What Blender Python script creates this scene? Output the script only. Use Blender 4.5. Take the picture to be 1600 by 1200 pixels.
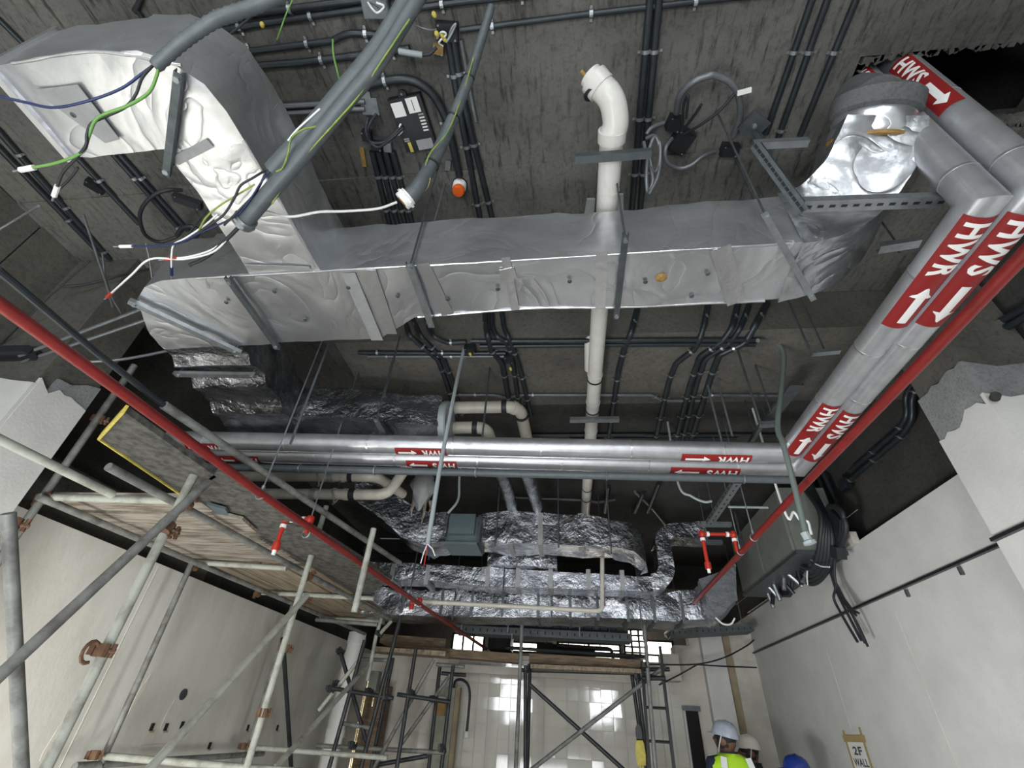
import bpy, math, random
import numpy as np
from mathutils import Vector, Matrix, noise
random.seed(7)
for o in list(bpy.data.objects): bpy.data.objects.remove(o)
SC = bpy.context.scene
COL = SC.collection
V = Vector

# ------------------------------------------------------------------ camera
CAM_Z = 1.65
FPX = 722.9
yaw, pitch, roll = -0.1439, 0.6394, 0.0663
fwd = V((math.sin(yaw)*math.cos(pitch), math.cos(yaw)*math.cos(pitch), math.sin(pitch)))
rt0 = V((math.cos(yaw), -math.sin(yaw), 0)); up0 = rt0.cross(fwd)
rt = rt0*math.cos(roll) + up0*math.sin(roll)
up = up0*math.cos(roll) - rt0*math.sin(roll)
cam_data = bpy.data.cameras.new('camera')
cam = bpy.data.objects.new('camera', cam_data); COL.objects.link(cam)
cam.matrix_world = Matrix((( rt.x, up.x, -fwd.x, 0), (rt.y, up.y, -fwd.y, 0), (rt.z, up.z, -fwd.z, CAM_Z), (0, 0, 0, 1)))
cam_data.sensor_fit = 'HORIZONTAL'; cam_data.sensor_width = 36; cam_data.lens = FPX/1600*36
cam_data.clip_start = 0.02
SC.camera = cam
C0 = V((0, 0, CAM_Z))

# ------------------------------------------------------------------ world, lights, exposure
SC.view_settings.view_transform = 'Standard'; SC.view_settings.look = 'None'
SC.view_settings.gamma = 1; SC.view_settings.use_curve_mapping = False
SC.view_settings.exposure = 0.35
w = bpy.data.worlds.new('world'); SC.world = w; w.use_nodes = True
w.node_tree.nodes['Background'].inputs[0].default_value = (0.75, 0.85, 1, 1)
w.node_tree.nodes['Background'].inputs[1].default_value = 0.10
def area(name, loc, target, sx, sy, power, color=(1, 1, 1), spread=math.pi):
    d = bpy.data.lights.new(name, 'AREA'); d.shape = 'RECTANGLE'; d.size = sx; d.size_y = sy
    d.energy = power; d.color = color; d.spread = spread
    o = bpy.data.objects.new(name, d); COL.objects.link(o); o.location = loc
    o.rotation_euler = (V(target)-V(loc)).to_track_quat('-Z', 'Y').to_euler()
    return o
area('upward_light', (-0.6, -1.6, 0.35), (-0.6, 2.2, 3.6), 2.8, 1.4, 90, (0.95, 0.97, 1.0))  # unseen area light added for the bounce off the floor
area('upward_light', (-1.3, 0.4, 0.25), (-1.5, 0.7, 3.4), 0.6, 0.6, 30, (0.95, 0.97, 1.0))
area('wall_aimed_light', (-2.6, 1.7, 0.5), (-3.3, 2.2, 0.9), 0.5, 0.5, 44, (1.0, 0.97, 0.9))
area('wall_aimed_light', (-0.9, 1.6, 0.5), (2.47, 3.6, 1.9), 0.6, 0.6, 28, (0.98, 0.98, 1.0), 1.9)  # unseen light added to brighten the right wall
area('wall_aimed_light', (0.7, 2.4, 0.4), (-3.3, 4.2, 1.5), 0.6, 0.6, 9, (1.0, 0.98, 0.93), 1.9)  # unseen light added to brighten the left wall
area('upward_light', (0.4, 4.6, 0.2), (0.2, 5.6, 3.0), 2.2, 1.0, 5, (1.0, 0.98, 0.94))  # unseen fill light for the far end

# ------------------------------------------------------------------ pixel -> place (the frame taken as 1600 x 1200)
def ray(x, y): return fwd + rt*((x-800)/FPX) - up*((y-600)/FPX)
def aH(x, y, h):                      # on the level h metres above the eye
    d = ray(x, y); return C0 + d*(h/d.z)
def aX(x, y, X):
    d = ray(x, y); return C0 + d*(X/d.x)
def aY(x, y, Y):
    d = ray(x, y); return C0 + d*(Y/d.y)
def depth(p): return (V(p)-C0).dot(fwd)
def rpx(p, wpx): return wpx*depth(p)/FPX/2

# ------------------------------------------------------------------ materials
def material(name, col, rough=0.6, metal=0.0, var=0.0, scale=8.0, stretch=(1, 1, 1), bump=0.0, bscale=None, col2=None, emit=0.0, spec=None, voronoi=0.0, coat=0.0, lo=0.35, hi=0.65, bdist=0.01, crease=0.0):
    m = bpy.data.materials.new(name); m.use_nodes = True
    nt = m.node_tree; N = nt.nodes; L = nt.links
    b = N['Principled BSDF']
    b.inputs['Base Color'].default_value = (*col, 1); b.inputs['Roughness'].default_value = rough
    b.inputs['Metallic'].default_value = metal
    if spec is not None: b.inputs['Specular IOR Level'].default_value = spec
    if coat: b.inputs['Coat Weight'].default_value = coat
    if emit:
        b.inputs['Emission Color'].default_value = (*col, 1); b.inputs['Emission Strength'].default_value = emit
    if var or bump or col2 or voronoi:
        tc = N.new('ShaderNodeTexCoord'); mp = N.new('ShaderNodeMapping'); mp.inputs['Scale'].default_value = stretch
        gm = N.new('ShaderNodeNewGeometry')
        L.new(gm.outputs['Position'], mp.inputs['Vector'])
        no = N.new('ShaderNodeTexNoise'); no.inputs['Scale'].default_value = scale; no.inputs['Detail'].default_value = 6
        no.inputs['Roughness'].default_value = 0.65
        L.new(mp.outputs[0], no.inputs['Vector'])
        if var or col2:
            cr = N.new('ShaderNodeValToRGB')
            c2 = col2 if col2 else tuple(c*(1-var) for c in col)
            cr.color_ramp.elements[0].position = lo; cr.color_ramp.elements[1].position = hi
            cr.color_ramp.elements[0].color = (*c2, 1); cr.color_ramp.elements[1].color = (*col, 1)
            L.new(no.outputs['Fac'], cr.inputs[0]); L.new(cr.outputs[0], b.inputs['Base Color'])
            if emit: L.new(cr.outputs[0], b.inputs['Emission Color'])
        if bump:
            bn = N.new('ShaderNodeBump'); bn.inputs['Strength'].default_value = bump; bn.inputs['Distance'].default_value = bdist
            n2 = N.new('ShaderNodeTexNoise'); n2.inputs['Scale'].default_value = bscale or scale*3; n2.inputs['Detail'].default_value = 5
            L.new(mp.outputs[0], n2.inputs['Vector'])
            src = n2.outputs['Fac']
            if voronoi:
                vo = N.new('ShaderNodeTexVoronoi'); vo.feature = 'DISTANCE_TO_EDGE'; vo.inputs['Scale'].default_value = voronoi
                mx = N.new('ShaderNodeVectorMath'); mx.operation = 'MULTIPLY_ADD'; mx.inputs[1].default_value = (0.35, 0.35, 0.35)
                L.new(no.outputs['Color'], mx.inputs[0]); L.new(mp.outputs[0], mx.inputs[2]); L.new(mx.outputs[0], vo.inputs['Vector'])
                mm = N.new('ShaderNodeMath'); mm.operation = 'MULTIPLY_ADD'; mm.inputs[1].default_value = 2.2
                L.new(vo.outputs['Distance'], mm.inputs[0]); L.new(n2.outputs['Fac'], mm.inputs[2]); src = mm.outputs[0]
            if crease:
                n3 = N.new('ShaderNodeTexNoise'); n3.inputs['Scale'].default_value = crease; n3.inputs['Detail'].default_value = 2.5; n3.inputs['Distortion'].default_value = 1.6
                L.new(gm.outputs['Position'], n3.inputs['Vector'])
                s3 = N.new('ShaderNodeMath'); s3.operation = 'SUBTRACT'; s3.inputs[1].default_value = .5; L.new(n3.outputs['Fac'], s3.inputs[0])
                a3 = N.new('ShaderNodeMath'); a3.operation = 'ABSOLUTE'; L.new(s3.outputs[0], a3.inputs[0])
                p3 = N.new('ShaderNodeMath'); p3.operation = 'POWER'; p3.inputs[1].default_value = .55; L.new(a3.outputs[0], p3.inputs[0])
                m3 = N.new('ShaderNodeMath'); m3.operation = 'MULTIPLY_ADD'; m3.inputs[1].default_value = 1.8
                L.new(p3.outputs[0], m3.inputs[0]); L.new(src, m3.inputs[2]); src = m3.outputs[0]
            L.new(src, bn.inputs['Height']); L.new(bn.outputs[0], b.inputs['Normal'])
    return m
def concrete(name, dark, light, streak=True, s=1.0):
    m = bpy.data.materials.new(name); m.use_nodes = True
    nt = m.node_tree; N = nt.nodes; L = nt.links; b = N['Principled BSDF']; b.inputs['Roughness'].default_value = 0.92
    b.inputs['Specular IOR Level'].default_value = 0.2
    g = N.new('ShaderNodeNewGeometry')
    def nz(scale, st, det=8, rough=0.65):
        mp = N.new('ShaderNodeMapping'); mp.inputs['Scale'].default_value = st; L.new(g.outputs['Position'], mp.inputs['Vector'])
        n = N.new('ShaderNodeTexNoise'); n.inputs['Scale'].default_value = scale; n.inputs['Detail'].default_value = det; n.inputs['Roughness'].default_value = rough
        L.new(mp.outputs[0], n.inputs['Vector']); return n
    def mixc(a, bb, fac, mode='MIX'):
        x = N.new('ShaderNodeMix'); x.data_type = 'RGBA'; x.blend_type = mode
        for v, i in ((fac, 0), (a, 6), (bb, 7)):
            if isinstance(v, (int, float)): x.inputs[i].default_value = v
            elif isinstance(v, tuple): x.inputs[i].default_value = (*v, 1)
            else: L.new(v, x.inputs[i])
        return x.outputs[2]
    def ramp(src, p0, p1):
        r = N.new('ShaderNodeValToRGB'); r.color_ramp.elements[0].position = p0; r.color_ramp.elements[1].position = p1
        L.new(src, r.inputs[0]); return r.outputs[0]
    n1 = nz(1.6*s, (1, 1, 1)); n2 = nz(34*s, (1, 1, 1), 9, .75)
    c = mixc(dark, light, ramp(n1.outputs['Fac'], .3, .7))
    if streak:
        n3 = nz(6, (6.0, 0.9, 6.0), 5); f = ramp(n3.outputs['Fac'], .52, .66)
        c = mixc(c, tuple(x*0.35 for x in dark), mixc((0, 0, 0), (.8, .8, .8), f))
        n4 = nz(0.9, (1.0, 0.5, 1.0), 3); f = ramp(n4.outputs['Fac'], .45, .62)
        c = mixc(c, tuple(x*1.35 for x in light), mixc((0, 0, 0), (.35, .35, .35), f))
    c = mixc(c, (0.0, 0.0, 0.0), mixc((0, 0, 0), (.62, .62, .62), ramp(n2.outputs['Fac'], .48, .8)))
    L.new(c, b.inputs['Base Color'])
    bn = N.new('ShaderNodeBump'); bn.inputs['Strength'].default_value = .5; bn.inputs['Distance'].default_value = .01
    L.new(n2.outputs['Fac'], bn.inputs['Height']); L.new(bn.outputs[0], b.inputs['Normal'])
    return m

M = {}
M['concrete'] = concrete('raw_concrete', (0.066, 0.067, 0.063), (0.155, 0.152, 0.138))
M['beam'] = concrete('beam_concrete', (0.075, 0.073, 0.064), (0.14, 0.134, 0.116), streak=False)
M['dark_shade_concrete'] = concrete('dark_shade_concrete', (0.035, 0.035, 0.034), (0.07, 0.068, 0.063), streak=False)
M['patch'] = concrete('mortar_patch', (0.2, 0.21, 0.21), (0.3, 0.31, 0.31), streak=False, s=2)
M['plaster'] = material('plaster', (0.60, 0.60, 0.575), 0.85, var=0.12, scale=3, bump=0.15, bscale=60)
M['plaster_left'] = material('stained_plaster', (0.60, 0.60, 0.56), 0.8, col2=(0.43, 0.415, 0.36), scale=1.5, stretch=(1, 1, .4), bump=0.15, bscale=50, lo=.3, hi=.58)
M['plaster_warm'] = material('warm_plaster', (0.62, 0.59, 0.52), 0.85, var=0.2, scale=4, bump=0.15, bscale=50)
M['plaster_brown'] = material('brown_plaster', (0.36, 0.29, 0.19), 0.9, var=0.3, scale=6)
M['tile'] = material('glazed_tile', (0.66, 0.64, 0.58), 0.07, var=0.06, scale=5, spec=1.0)
M['floor'] = material('screed', (0.42, 0.41, 0.39), 0.8, var=0.25, scale=2, bump=0.2, bscale=40)
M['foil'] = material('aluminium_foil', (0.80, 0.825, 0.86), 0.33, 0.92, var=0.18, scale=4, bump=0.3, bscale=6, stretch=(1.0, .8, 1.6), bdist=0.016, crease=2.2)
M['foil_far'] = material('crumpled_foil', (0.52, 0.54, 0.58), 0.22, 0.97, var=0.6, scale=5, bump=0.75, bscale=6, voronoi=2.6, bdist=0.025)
M['foil_riser'] = material('riser_foil', (0.60, 0.62, 0.65), 0.34, 0.95, var=0.5, scale=5, bump=0.45, bscale=6, bdist=0.02, crease=3.0)
M['tape'] = material('foil_tape', (0.78, 0.79, 0.81), 0.28, 0.9, bump=0.2, bscale=30, var=.1)
M['dull_tape'] = material('dull_tape', (0.36, 0.37, 0.37), 0.6, 0.3, var=0.15, scale=20)
M['jacket'] = material('pipe_jacket', (0.62, 0.635, 0.66), 0.42, 0.8, var=0.18, scale=10, stretch=(1, 1, 1), bump=0.25, bscale=9, bdist=.01)
M['red'] = material('red_paint', (0.20, 0.014, 0.012), 0.42, var=0.25, scale=14, bump=0.1)
M['bright_red'] = material('bright_red_paint', (0.45, 0.028, 0.014), 0.4, var=0.2, scale=25)
M['marker_red'] = material('marker_red', (0.24, 0.010, 0.010), 0.5)
M['white'] = material('marker_white', (0.82, 0.82, 0.80), 0.5)
M['pvc'] = material('white_pvc', (0.62, 0.61, 0.57), 0.32, var=0.08, scale=9, col2=(0.52, 0.49, 0.42), lo=.25, hi=.5)
M['cream_pvc'] = material('cream_pvc', (0.56, 0.53, 0.46), 0.4, var=0.18, scale=12)
M['black'] = material('black_plastic', (0.012, 0.013, 0.016), 0.4)
M['rubber'] = material('black_rubber', (0.018, 0.02, 0.024), 0.55)
M['conduit'] = material('dark_conduit', (0.032, 0.040, 0.046), 0.38, 0.35, var=0.3, scale=12)
M['conduit_light'] = material('grey_conduit', (0.17, 0.185, 0.195), 0.38, 0.4, var=0.25, scale=14)
M['flex'] = material('grey_flexible_conduit', (0.095, 0.112, 0.12), 0.5, 0.1, var=.2, scale=30)
M['steel'] = material('galvanised_steel', (0.40, 0.43, 0.45), 0.42, 0.85, var=0.25, scale=22)
M['dark_steel'] = material('dull_steel', (0.14, 0.16, 0.17), 0.5, 0.7, var=0.3, scale=18)
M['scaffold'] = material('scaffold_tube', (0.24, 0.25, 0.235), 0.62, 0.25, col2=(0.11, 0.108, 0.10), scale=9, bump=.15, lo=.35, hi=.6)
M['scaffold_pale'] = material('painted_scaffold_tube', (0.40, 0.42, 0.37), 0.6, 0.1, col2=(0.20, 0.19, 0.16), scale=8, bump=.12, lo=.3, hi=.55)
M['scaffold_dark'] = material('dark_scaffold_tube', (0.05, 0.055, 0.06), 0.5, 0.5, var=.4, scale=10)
M['rust'] = material('rusty_coupler', (0.20, 0.11, 0.065), 0.7, 0.4, var=.5, scale=30)
M['wood'] = material('weathered_board', (0.36, 0.325, 0.275), 0.8, col2=(0.12, 0.095, 0.07), scale=3, stretch=(1.2, 12, 6), bump=.4, lo=.36, hi=.58)
M['wood_y'] = material('long_weathered_board', (0.33, 0.27, 0.19), 0.8, col2=(0.13, 0.10, 0.07), scale=3, stretch=(12, 1.0, 6), bump=.3, lo=.3, hi=.65)
M['wood_brown'] = material('brown_timber', (0.24, 0.17, 0.10), 0.8, col2=(0.09, 0.07, 0.05), scale=5, stretch=(1, 5, 8), bump=.3)
M['panel'] = material('dark_speckled_panel', (0.12, 0.115, 0.10), 0.8, col2=(0.035, 0.035, 0.034), scale=22, bump=.2)
M['yellow'] = material('yellow_edge', (0.62, 0.52, 0.10), 0.6, var=.3, scale=30)
M['hivis'] = material('hi_vis_yellow', (0.50, 0.85, 0.03), 0.6, emit=0.0)
M['reflect'] = material('reflective_strip', (0.85, 0.87, 0.86), 0.35)
M['navy'] = material('navy_cloth', (0.02, 0.028, 0.06), 0.85, var=.3, scale=20, bump=.2)
M['blackcloth'] = material('black_cloth', (0.012, 0.013, 0.018), 0.9, bump=.2)
M['skin'] = material('brown_skin', (0.16, 0.075, 0.045), 0.55)
M['hair'] = material('black_hair', (0.01, 0.009, 0.009), 0.7)
M['helmet_grey'] = material('silver_helmet', (0.42, 0.47, 0.55), 0.3, var=.2, scale=20, coat=.4)
M['helmet_white'] = material('white_helmet', (0.72, 0.69, 0.62), 0.3, coat=.4)
M['helmet_blue'] = material('blue_helmet', (0.012, 0.035, 0.22), 0.3, coat=.4)
M['green'] = material('green_wire', (0.12, 0.27, 0.06), 0.45)
M['yellowgreen'] = material('yellow_green_wire', (0.30, 0.32, 0.05), 0.45, col2=(0.08, 0.20, 0.05), scale=30)
M['blue'] = material('blue_wire', (0.008, 0.018, 0.08), 0.45)
M['whitewire'] = material('white_wire', (0.72, 0.74, 0.72), 0.45)
M['greycable'] = material('pale_grey_cable', (0.30, 0.34, 0.35), 0.5)
M['orange'] = material('orange_cap', (0.75, 0.12, 0.012), 0.45)
M['brass'] = material('brown_tape', (0.35, 0.21, 0.06), 0.6, var=.4, scale=40)
M['paper'] = material('paper', (0.70, 0.70, 0.66), 0.8)
M['masking'] = material('masking_tape', (0.40, 0.30, 0.13), 0.7, var=.2, scale=30)
M['ink'] = material('ink', (0.05, 0.055, 0.065), 0.7)
M['boxgreen'] = material('grey_green_enclosure', (0.19, 0.205, 0.18), 0.55, var=.2, scale=6)
M['sleeve'] = concrete('cement_sleeve', (0.10, 0.105, 0.105), (0.17, 0.178, 0.178), streak=False, s=2)
M['droop'] = material('grey_green_cable', (0.12, 0.15, 0.135), 0.5)
M['damper'] = material('blue_grey_housing', (0.11, 0.15, 0.165), 0.5, var=.15, scale=10)
M['trunking'] = material('olive_trunking', (0.30, 0.30, 0.24), 0.6, var=.25, scale=10)
M['copper'] = material('polished_pipe', (0.85, 0.70, 0.45), 0.16, 1.0)
M['plastic'] = material('plastic_wrap', (0.28, 0.30, 0.32), 0.2, 0.0, spec=.8, bump=.9, bscale=12, voronoi=7, bdist=.02)
bp = M['plastic'].node_tree.nodes['Principled BSDF']; bp.inputs['Alpha'].default_value = 0.55
M['sky'] = material('daylight_pane', (1.0, 0.93, 0.78), 0.5, emit=7.0)
M['window'] = material('bright_pane', (0.92, 0.97, 1.0), 0.5, emit=13.0)
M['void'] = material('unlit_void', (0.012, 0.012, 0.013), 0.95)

# ------------------------------------------------------------------ mesh building
class MB:
    def __init__(s): s.v = []; s.f = []
    def box(s, c, d, R=None):
        c = V(c); b = len(s.v); h = V(d)/2
        for z in (-1, 1):
            for x, y in ((-1, -1), (1, -1), (1, 1), (-1, 1)):
                p = V((x*h.x, y*h.y, z*h.z)); s.v.append(c+(R @ p if R else p))
        s.f += [tuple(b+i for i in q) for q in ((3, 2, 1, 0), (4, 5, 6, 7), (0, 1, 5, 4), (1, 2, 6, 5), (2, 3, 7, 6), (3, 0, 4, 7))]
        return s
    def rings(s, rings, cap=True, closed=False):
        b = len(s.v); n = len(rings[0])
        for r in rings: s.v += [V(p) for p in r]
        m = len(rings)
        for i in range(m if closed else m-1):
            j = (i+1) % m
            for k in range(n):
                s.f.append((b+i*n+k, b+i*n+(k+1) % n, b+j*n+(k+1) % n, b+j*n+k))
        if cap and not closed:
            s.f.append(tuple(b+k for k in reversed(range(n)))); s.f.append(tuple(b+(m-1)*n+k for k in range(n)))
        return s
    def tube(s, pts, r, n=10, cap=True):
        s.rings(tube_rings(pts, r, n), cap); return s
    def bar(s, p0, p1, w, h, upv=(0, 0, 1)):
        p0, p1 = V(p0), V(p1); t = (p1-p0).normalized(); u = V(upv)
        if abs(t.dot(u)) > .99: u = V((0, 1, 0))
        a = t.cross(u).normalized(); u = a.cross(t)
        return s.rings([[p+a*(w/2*i)+u*(h/2*j) for i, j in ((-1, -1), (1, -1), (1, 1), (-1, 1))] for p in (p0, p1)])
    def profile(s, p0, p1, prof, upv=(0, 0, 1)):
        p0, p1 = V(p0), V(p1); t = (p1-p0).normalized(); u = V(upv)
        if abs(t.dot(u)) > .99: u = V((0, 1, 0))
        a = t.cross(u).normalized(); u = a.cross(t)
        return s.rings([[p+a*i+u*j for i, j in prof] for p in (p0, p1)])
    def channel(s, p0, p1, w, h, t=0.004, upv=(0, 0, 1)):
        pr = [(-w/2, -h/2), (w/2, -h/2), (w/2, h/2), (w/2-t, h/2), (w/2-t, -h/2+t), (-w/2+t, -h/2+t), (-w/2+t, h/2), (-w/2, h/2)]
        return s.profile(p0, p1, pr, upv)
    def lathe(s, base, axis, prof, n=16):
        base = V(base); t = V(axis).normalized(); a = t.orthogonal().normalized(); b = t.cross(a)
        return s.rings([[base+t*z+(a*math.cos(2*math.pi*k/n)+b*math.sin(2*math.pi*k/n))*max(r, 1e-4) for k in range(n)] for r, z in prof])
    def poly(s, pts, th):          # flat polygon thickened by vector th
        b = len(s.v); n = len(pts); th = V(th)
        s.v += [V(p) for p in pts]+[V(p)+th for p in pts]
        s.f.append(tuple(b+i for i in range(n))); s.f.append(tuple(b+n+i for i in reversed(range(n))))
        for i in range(n): s.f.append((b+i, b+n+i, b+n+(i+1) % n, b+(i+1) % n))
        return s
    def build(s, name, mat, parent=None, smooth=None, loc=None):
        v = np.array([tuple(p) for p in s.v])
        o0 = V(loc) if loc is not None else V((v.min(0)+v.max(0))/2)
        me = bpy.data.meshes.new(name); me.from_pydata([tuple(V(p)-o0) for p in s.v], [], s.f); me.validate()
        import bmesh
        bm = bmesh.new(); bm.from_mesh(me); bmesh.ops.recalc_face_normals(bm, faces=bm.faces); bm.to_mesh(me); bm.free()
        if smooth is not None:
            me.polygons.foreach_set('use_smooth', [True]*len(me.polygons)); me.set_sharp_from_angle(angle=math.radians(smooth))
        me.materials.append(mat if not isinstance(mat, str) else M[mat])
        return link(name, me, o0, parent)
WL = {}
def link(name, data, loc, parent=None):
    o = bpy.data.objects.new(name, data); COL.objects.link(o)
    WL[o.name] = V(loc)
    if parent is not None:
        o.parent = parent; o.location = V(loc)-WL[parent.name]
    else: o.location = V(loc)
    return o
def tag(o, label=None, cat=None, group=None, kind=None):
    if label: o['label'] = label
    if cat: o['category'] = cat
    if group: o['group'] = group
    if kind: o['kind'] = kind
    return o
def thing(name, loc, label, cat, group=None): return tag(link(name, None, loc), label, cat, group)
def struct(o): o['kind'] = 'structure'; return o
def tube_rings(pts, r, n=10):
    pts = [V(p) for p in pts]; m = len(pts)
    rs = r if isinstance(r, (list, tuple)) else [r]*m
    out = []; t0 = (pts[1]-pts[0]).normalized(); a = t0.orthogonal().normalized(); prev = t0
    for i, p in enumerate(pts):
        d1 = (p-pts[i-1]).normalized() if i else t0
        d2 = (pts[i+1]-p).normalized() if i < m-1 else d1
        if i and prev.dot(d1) < .999999:
            q = prev.rotation_difference(d1); a = q @ a
        a = (a-d1*a.dot(d1)).normalized(); b = d1.cross(a); prev = d1
        nrm = d1+d2
        if nrm.length < 1e-6: nrm = d1
        nrm.normalize(); dn = max(d1.dot(nrm), .35)
        ring = []
        for k in range(n):
            an = 2*math.pi*k/n; e = (a*math.cos(an)+b*math.sin(an))*rs[i]
            ring.append(p+e-d1*(e.dot(nrm)/dn))
        out.append(ring)
    return out
def spline(pts, n=8):
    pts = [V(p) for p in pts]; out = []
    P = [pts[0]*2-pts[1]]+pts+[pts[-1]*2-pts[-2]]
    for i in range(1, len(P)-2):
        for k in range(n):
            t = k/n; a, b, c, d = P[i-1:i+3]
            out.append(.5*((2*b)+(c-a)*t+(2*a-5*b+4*c-d)*t*t+(3*b-a-3*c+d)*t**3))
    out.append(pts[-1]); return out
def fillet(pts, r, n=6):
    pts = [V(p) for p in pts]; out = [pts[0]]
    for i in range(1, len(pts)-1):
        p = pts[i]; a = pts[i-1]-p; b = pts[i+1]-p
        d = min(r, a.length*.49, b.length*.49); A = p+a.normalized()*d; B = p+b.normalized()*d
        for k in range(n+1):
            t = k/n; out.append(A*(1-t)**2+p*(2*t*(1-t))+B*t*t)
    out.append(pts[-1]); return out
def along(pts, d):
    pts = [V(p) for p in pts]
    for i in range(len(pts)-1):
        l = (pts[i+1]-pts[i]).length
        if d <= l or i == len(pts)-2: return pts[i].lerp(pts[i+1], min(d/max(l, 1e-9), 1)), (pts[i+1]-pts[i]).normalized()
        d -= l
def plen(pts): return sum((V(pts[i+1])-V(pts[i])).length for i in range(len(pts)-1))
def ring_mesh(mb, p, t, r, w, n=14):     # a short collar round a pipe
    p, t = V(p), V(t).normalized(); mb.tube([p-t*w/2, p+t*w/2], r, n); return mb

# ================================================================== THE SETTING
XL, XR, YF, ZC, ZS, YS = -3.3, 2.47, 7.5, 4.25, 3.90, 2.44
struct(MB().box((-0.4, 2.6, -0.05), (7.2, 14.2, 0.1)).build('floor', 'floor'))
HX0, HX1, HY0, HY1 = 1.40, 2.42, 0.97, 1.36       # rough opening for the risers
m = MB()
for x0, x1, y0, y1 in ((-4.4, HX0, -4.4, YS), (HX1, 3.2, -4.4, YS), (HX0, HX1, -4.4, HY0), (HX0, HX1, HY1, YS)):
    m.box(((x0+x1)/2, (y0+y1)/2, ZC+.1), (x1-x0, y1-y0, .2))
m.box((-3.1, 5.2, ZC+.1), (2.6, 5.52, .2))         # deeper bay beside the beam
ceil = struct(m.build('ceiling', 'concrete'))
# ragged concrete lip round the opening
m = MB(); rr = random.Random(3)
for i in range(150):
    a = i/150*2*math.pi; x = (HX0+HX1)/2+(HX1-HX0)/2*max(-1, min(1, 1.25*math.cos(a))); y = (HY0+HY1)/2+(HY1-HY0)/2*max(-1, min(1, 1.25*math.sin(a)))
    m.box((x+rr.uniform(-.012, .012), y+rr.uniform(-.012, .012), ZC+.043), (rr.uniform(.012, .05), rr.uniform(.012, .05), .085), Matrix.Rotation(rr.uniform(0, 3), 3, 'Z'))
m.build('opening_edge', 'concrete', ceil)
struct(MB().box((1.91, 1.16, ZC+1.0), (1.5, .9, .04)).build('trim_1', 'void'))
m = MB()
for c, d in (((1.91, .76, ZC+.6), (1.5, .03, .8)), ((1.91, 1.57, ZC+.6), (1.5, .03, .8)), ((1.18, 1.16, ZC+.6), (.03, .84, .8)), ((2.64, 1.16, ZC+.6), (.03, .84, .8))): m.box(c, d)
struct(m.build('trim_2', 'dark_shade_concrete'))
bx0 = -1.72
struct(MB().box(((bx0+3.2)/2, (YS+3.3)/2, (ZS+ZC+.2)/2), (3.2-bx0, 3.3-YS, ZC+.2-ZS)).build('ceiling', 'beam'))
struct(MB().box(((bx0+3.2)/2, (3.3+8.0)/2, (ZS+ZC+.2)/2+.004), (3.2-bx0, 8.0-3.3, ZC+.2-ZS)).build('ceiling', 'dark_shade_concrete'))  # far part of the soffit: its shade is put into a darker colour
# shuttering line across the slab: a shallow drop
struct(MB().box((-.6, 1.9, ZC-.006), (7.6, 1.07, .012)).build('ceiling', 'concrete'))
struct(MB().box((-.4, 8.05, 3.9), (7.2, .1, .7)).build('ceiling', 'dark_shade_concrete'))

# walls: plaster below, raw concrete set back above
wl = struct(MB().box((XL-.15, 3.15, 1.285), (.3, 15.1, 2.57)).build('wall_left', 'plaster_left'))
MB().box((XL-.45, 3.15, 2.2), (.3, 15.1, 4.5)).build('upper_concrete', 'dark_shade_concrete', wl)
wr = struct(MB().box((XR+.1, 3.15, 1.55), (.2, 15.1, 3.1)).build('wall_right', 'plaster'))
MB().box((XR+.38, 3.15, 2.2), (.4, 15.1, 4.5)).build('upper_concrete', 'dark_shade_concrete', wr)
m = MB()
for a, b in (((1565, 848), (1185, 1020)),):
    p, q = aX(*a, XR), aX(*b, XR)
    m.box((XR-.012, (p.y+q.y)/2+.3, 2.645), (.03, 5.2, .016))
m.build('channel_rail', 'black', wr)
for px, py in ((1500, 882), (1418, 920)):
    p = aX(px, py, XR); MB().box((XR-.015, p.y, 2.60), (.02, .014, .05)).build('rail_bracket', 'dark_steel', wr)
m = MB()
for pa, pb in (((1400, 960), (1455, 1195)), ((1290, 1010), (1315, 1140)), ((1150, 945), (1360, 845))):
    p, q = aX(*pa, XR), aX(*pb, XR)
    if abs(p.z-q.z) > abs(p.y-q.y): q.y = p.y
    else: q.z = p.z
    m.bar(p+V((-.001, 0, 0)), q+V((-.001, 0, 0)), .003, .003)
m.build('board_joint', 'plaster_warm', wr)
tag(MB().box((XR-.02, 4.35, 3.13), (.06, .16, .10)).build('loose_mortar', 'plaster_warm', wr))

def jag(y0, y1, z0, amp, n, seed):
    r = random.Random(seed); return [(y0+(y1-y0)*i/n, z0+r.uniform(-amp, amp)) for i in range(n+1)]
# right column
cr_ = struct(MB().box((2.4, 2.435, 2.13), (.39, .385, 4.25)).build('trim_3', 'beam'))
pts = [(2.24, 0), (2.63, 0)]+[(y, z) for y, z in jag(2.63, 2.24, 3.16, .035, 9, 4)]
MB().poly([(2.2, y, z) for y, z in pts], (-.02, 0, 0)).build('plaster_face', 'plaster', cr_)
MB().poly([(2.21, y, z) for y, z in [(2.24, 2.9), (2.63, 2.9)]+jag(2.63, 2.24, 3.43, .012, 8, 9)], (-.022, 0, 0)).build('mortar_face', 'patch', cr_)
MB().poly([(x, 2.24, z) for x, z in [(2.18, 0), (2.7, 0), (2.7, 3.2)]+[(2.6, 3.18), (2.45, 3.2), (2.3, 3.17), (2.18, 3.2)]], (0, -.02, 0)).build('plaster_return', 'plaster', cr_)
MB().poly([(x, 2.245, z) for x, z in [(2.185, 2.9), (2.7, 2.9), (2.7, 3.37), (2.5, 3.40), (2.35, 3.38), (2.185, 3.42)]], (0, -.018, 0)).build('mortar_return', 'patch', cr_)
MB().box((2.17, 2.44, 2.56), (.03, .38, .018)).build('channel_rail', 'black', cr_)
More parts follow.
